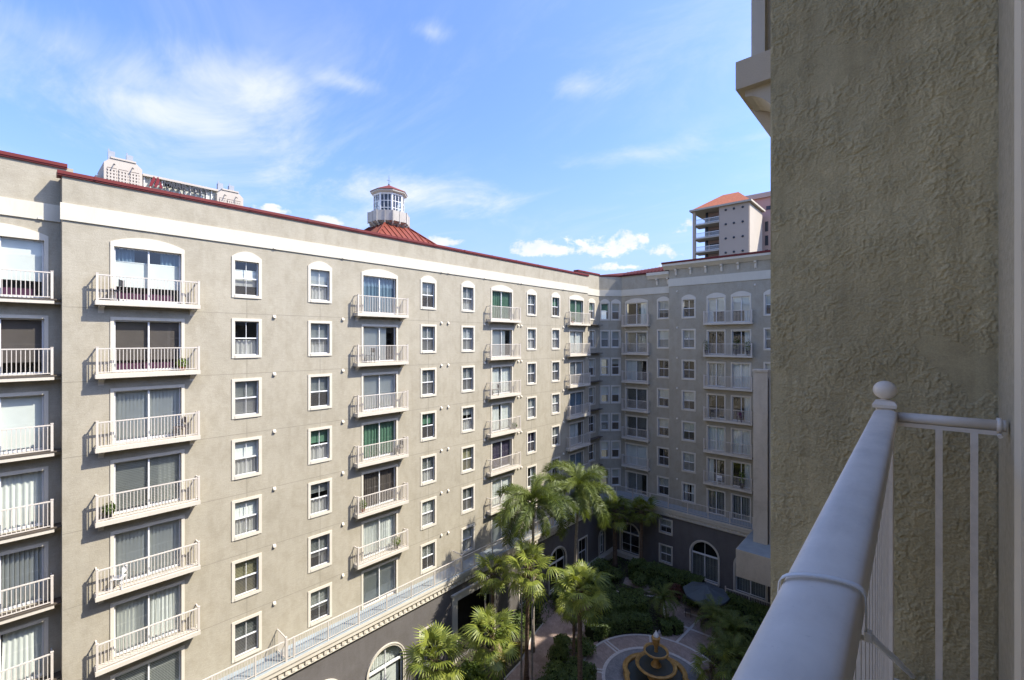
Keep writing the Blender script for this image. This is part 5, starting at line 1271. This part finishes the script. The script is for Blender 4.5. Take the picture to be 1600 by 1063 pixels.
hedge([(-14.95, 33.9), (-14.35, 34.4), (-14.0, 35.2)], 1.0, .75, 'small clipped hedge at the corner of the plaza path', M_shrub, 73)
hedge([(-17.6, 22.0), (-16.6, 24.2), (-17.0, 26.2)], 1.7, .9, 'dark hedge left of the plaza under the half sunlit palm', M_shrub, 74)
hedge([(-20.6, 40.0), (-17.6, 40.6), (-14.2, 40.9)], 1.5, 1.5, 'tall dark hedge below the end wing windows', M_shrub, 75)
hedge([(-12.4, 40.9), (-9.6, 40.7), (-6.0, 40.4)], 1.1, 1.0, 'dark hedge along the patio fence right of the umbrella', M_shrub, 76)
hedge([(-21.8, 36.0), (-20.2, 35.0), (-19.8, 33.4)], 1.6, 1.0, 'dark hedge between the path and the feathery palms', M_shrub, 77)
rnd = random.Random(5); k = 0
PL = [((-18.0, 24.6), .8, 1.0, M_shrub, 'dark shrub filling the inner bend of the sunlit path'), ((-18.9, 26.0), .8, 1.0, M_shrub, 'dark shrub right of the path bend below the pale trunks'), ((-19.5, 27.3), .7, .9, M_shrub, 'dark shrub where the path meets the plaza'),
      ((-21.0, 20.9), .8, .9, M_lime, 'lime shrub on the left edge of the path'), ((-22.2, 21.9), .8, 1.0, M_lime, 'lime shrub behind the passage fan palm'), ((-22.7, 18.0), .8, 1.0, M_lime, 'lime shrub below the rectangular ground floor window'), ((-21.3, 17.6), .9, 1.0, M_lime, 'lime shrub behind the low bright fan palm'), ((-19.9, 17.6), .8, .8, M_lime, 'lime shrub right of the low bright fan palm'), ((-22.3, 23.3), .7, .8, M_lime, 'small lime shrub just in front of the passage'),
      ((-22.3, 20.6), .8, 1.0, M_lime, 'round lime green shrub at the foot of the sunlit wing'), ((-21.2, 20.3), .9, 1.1, M_lime, 'lime green shrub under the passage fan palm'), ((-21.9, 18.9), .8, .9, M_lime, 'lime green shrub left of the passage fan palm trunk'),
      ((-22.8, 24.0), .9, 1.1, M_lime, 'lime green shrub beside the dark passage'), ((-21.9, 22.9), .7, .8, M_gold, 'golden leaved shrub at the path edge'), ((-21.6, 24.6), .6, .7, M_gold, 'small golden shrub beside the sunlit path bend'),
      ((-20.5, 18.6), .7, .7, M_lime, 'low lime shrub at the path start'), ((-22.9, 16.9), .9, 1.3, M_lime, 'tall lime shrub against the charcoal wall'), ((-23.2, 26.4), .9, 1.5, M_shrub, 'dark shrub right of the passage'), ((-23.2, 28.4), 1.0, 1.6, M_shrub, 'dark shrub between the feathery palm trunks'),
      ((-22.6, 31.6), 1.1, 1.4, M_shrub, 'shaded shrub behind the second feathery palm'), ((-22.4, 33.8), 1.2, 1.5, M_shrub, 'large shaded shrub below the corner'), ((-22.9, 36.2), 1.1, 1.7, M_shrub, 'shaded shrub beneath the narrow arched window'), ((-23.0, 38.6), 1.0, 1.3, M_shrub, 'shaded shrub beside the corner palm trunk'),
      ((-21.4, 38.2), .9, 1.1, M_shrub, 'round shaded shrub left of the garden path'), ((-19.2, 38.9), .9, 1.1, M_shrub, 'round shaded shrub under the arched garden door'), ((-17.4, 39.2), .9, 1.2, M_shrub, 'round shaded shrub in front of the tall hedge'), ((-18.0, 27.8), .9, 1.0, M_shrub, 'shaded shrub at the left rim of the plaza'),
      ((-10.6, 37.2), 1.1, 1.7, M_shrub, 'broad shaded shrub right of the umbrella'), ((-9.3, 36.6), 1.2, 2.0, M_shrub, 'tall shaded shrub below the terrace box'), ((-8.6, 38.6), 1.1, 1.8, M_shrub, 'shaded shrub near the patio fence end'), ((-8.2, 34.6), 1.2, 1.7, M_shrub, 'shaded shrub behind the handrail'), ((-8.4, 31.0), 1.2, 1.5, M_shrub, 'shaded shrub at the lower end of the handrail'), ((-8.6, 29.0), 1.2, 1.3, M_shrub, 'shaded shrub nearest the handrail'),
      ((-14.4, 38.9), .8, 1.0, M_shrub, 'low shaded shrub left of the umbrella'), ((-15.8, 38.9), .8, 1.3, M_cordy, 'reddish cordyline shrub in front of the arched window'), ((-14.0, 40.2), .6, 1.5, M_cordy, 'dark red spiky shrub beside the patio fence'), ((-16.0, 21.2), 1.0, 1.1, M_shrub, 'dark shrub at the bottom edge left of the fountain'), ((-17.9, 20.6), .8, .8, M_lime, 'lime shrub right of the sunlit path')]
for (xy, r, h, m, lab) in PL:
    k += 1; shrub(xy, r, h, lab, m, 100 + k, .13 if m is M_lime else .11, 620)
# ground cover in the beds
def bed_point(r_):
    while True:
        x, y = r_.uniform(-24.0, -6.0), r_.uniform(14, 42.5); d = math.hypot(x - FX, y - FY)
        if d < 5.1 or (-20.4 - .0 < x < -11 and 33.4 < y < 38 and x > -15.3): continue
        if -22.3 < x < -18.4 and 19 < y < 31.5 and abs(x + 20.6 + .18 * (y - 25) * .6) < 1.25: continue
        if -20.9 < x < -11 and 38.2 < y < 39.7: continue
        return Vector((x, y, r_.uniform(.02, .24))), Vector((0, 0, 1))
tag(leaf_cloud(400, 15000, bed_point, .10, M_shrub).build('ground_cover', M_shrub), 'low green ground cover filling the courtyard beds', 'ground cover', kind='stuff')

# ------------------------------------------------------------------ small things on the balconies
def pot_plant(loc, r, h, label, mat, leafm, trailing=False, seed=0):
    t = tag(empty('potted_plant', loc), label, 'plant')
    MB().lathe([(.001, 0), (r * .7, 0), (r, h * .3), (r * 1.08, h * .3), (r * 1.08, h * .34), (r * .9, h * .34), (.001, h * .31)], 14).build('pot', mat, t)
    def shp(rn):
        v = Vector((rn.gauss(0, 1), rn.gauss(0, 1), rn.gauss(0, 1))).normalized(); return Vector((v.x * r * 1.7, v.y * r * 1.7, h * .68 + v.z * h * .36)) * rn.uniform(.8, 1.1), v
    leaf_cloud(seed, 170, shp, .07, leafm).build('foliage', leafm, t)
pot_plant((-25.2 + .28, 16.75, FZ[5]), .13, .75, 'tall potted plant on the balcony with mint blinds', M_brown, M_lime, seed=1)
pot_plant((-25.9 + .28, -.75, FZ[5]), .15, .55, 'flower pot on the lowest visible left corner balcony', M_tile, M_gold, seed=2)
pot_plant((-15.0, 44.2, FZ[1]), .16, 1.25, 'left potted shrub on the paired door balcony', M_let, M_shrub, seed=3)
pot_plant((-11.4, 44.2, FZ[1]), .16, 1.3, 'right potted shrub on the paired door balcony', M_let, M_shrub, seed=4)
pot_plant((-12.4, 44.25, FZ[1]), .14, 1.5, 'bushy potted plant in the middle of the paired door balcony', M_let, M_shrub, seed=5)
pot_plant((-11.9, 44.25, FZ[5]), .16, 1.5, 'green potted plant on the lowest paired door balcony', M_let, M_lime, seed=6)
def balcony_chair(loc, rz, label, mat):
    c = tag(empty('balcony_chair', loc, rz), label, 'chair')
    MB().box(-.21, .21, -.2, .2, .43, .46).build('seat', mat, c)
    MB().box(-.21, -.18, -.22, -.19, .46, .9).box(.18, .21, -.22, -.19, .46, .9).box(-.18, .18, -.215, -.195, .62, .88).build('backrest', mat, c)
    for sx in (-.19, .19):
        for sy in (-.18, .18): MB().box(sx - .015, sx + .015, sy - .015, sy + .015, 0, .43).build('leg', mat, c)
balcony_chair((-25.2 + .24, 16.95, FZ[3]), R(180), 'small bistro chair on the balcony with green curtains', M_brown)
balcony_chair((-14.4, 44.25, FZ[3]), R(10), 'dark chair on the fourth floor paired door balcony', M_let); balcony_chair((-12.0, 44.25, FZ[3]), R(-20), 'plum chair beside the dark one on the paired door balcony', M_plum)
balcony_chair((-13.8, 44.25, FZ[5]), R(10), 'white chair on the lowest paired door balcony', M_sash)
for k, (u, fl, lab) in enumerate(((3.1, 0, 'dark chair on the top balcony of the large near column'), (5.3, 2, 'dark chair on the third balcony of the large near column'), (3.2, 4, 'brown chair on the fifth balcony of the large near column'), (14.9, 1, 'chair on the second balcony of the middle door column'), (25.9, 2, 'chair on the third balcony of the far door column'), (27.9, 5, 'chair on the lowest balcony of the far door column'))):
    balcony_chair((-25.2 + .24, u, FZ[fl]), R(180 if k % 2 else 150), lab, (M_let, M_brown, M_sash)[k % 3])
for k, (u, fl, lab) in enumerate(((5.4, 1, 'leafy pot on the second balcony of the large near column'), (2.9, 3, 'leafy pot on the fourth balcony of the large near column'), (14.4, 4, 'leafy pot on the balcony with brown curtains'), (28.2, 3, 'leafy pot on the fourth balcony of the far door column'), (36.6, 0, 'leafy pot on the top balcony nearest the corner'))):
    pot_plant((-25.2 + .25, u, FZ[fl]), .12, .5 + .1 * (k % 3), lab, (M_tile, M_let)[k % 2], (M_lime, M_shrub)[k % 2], seed=30 + k)
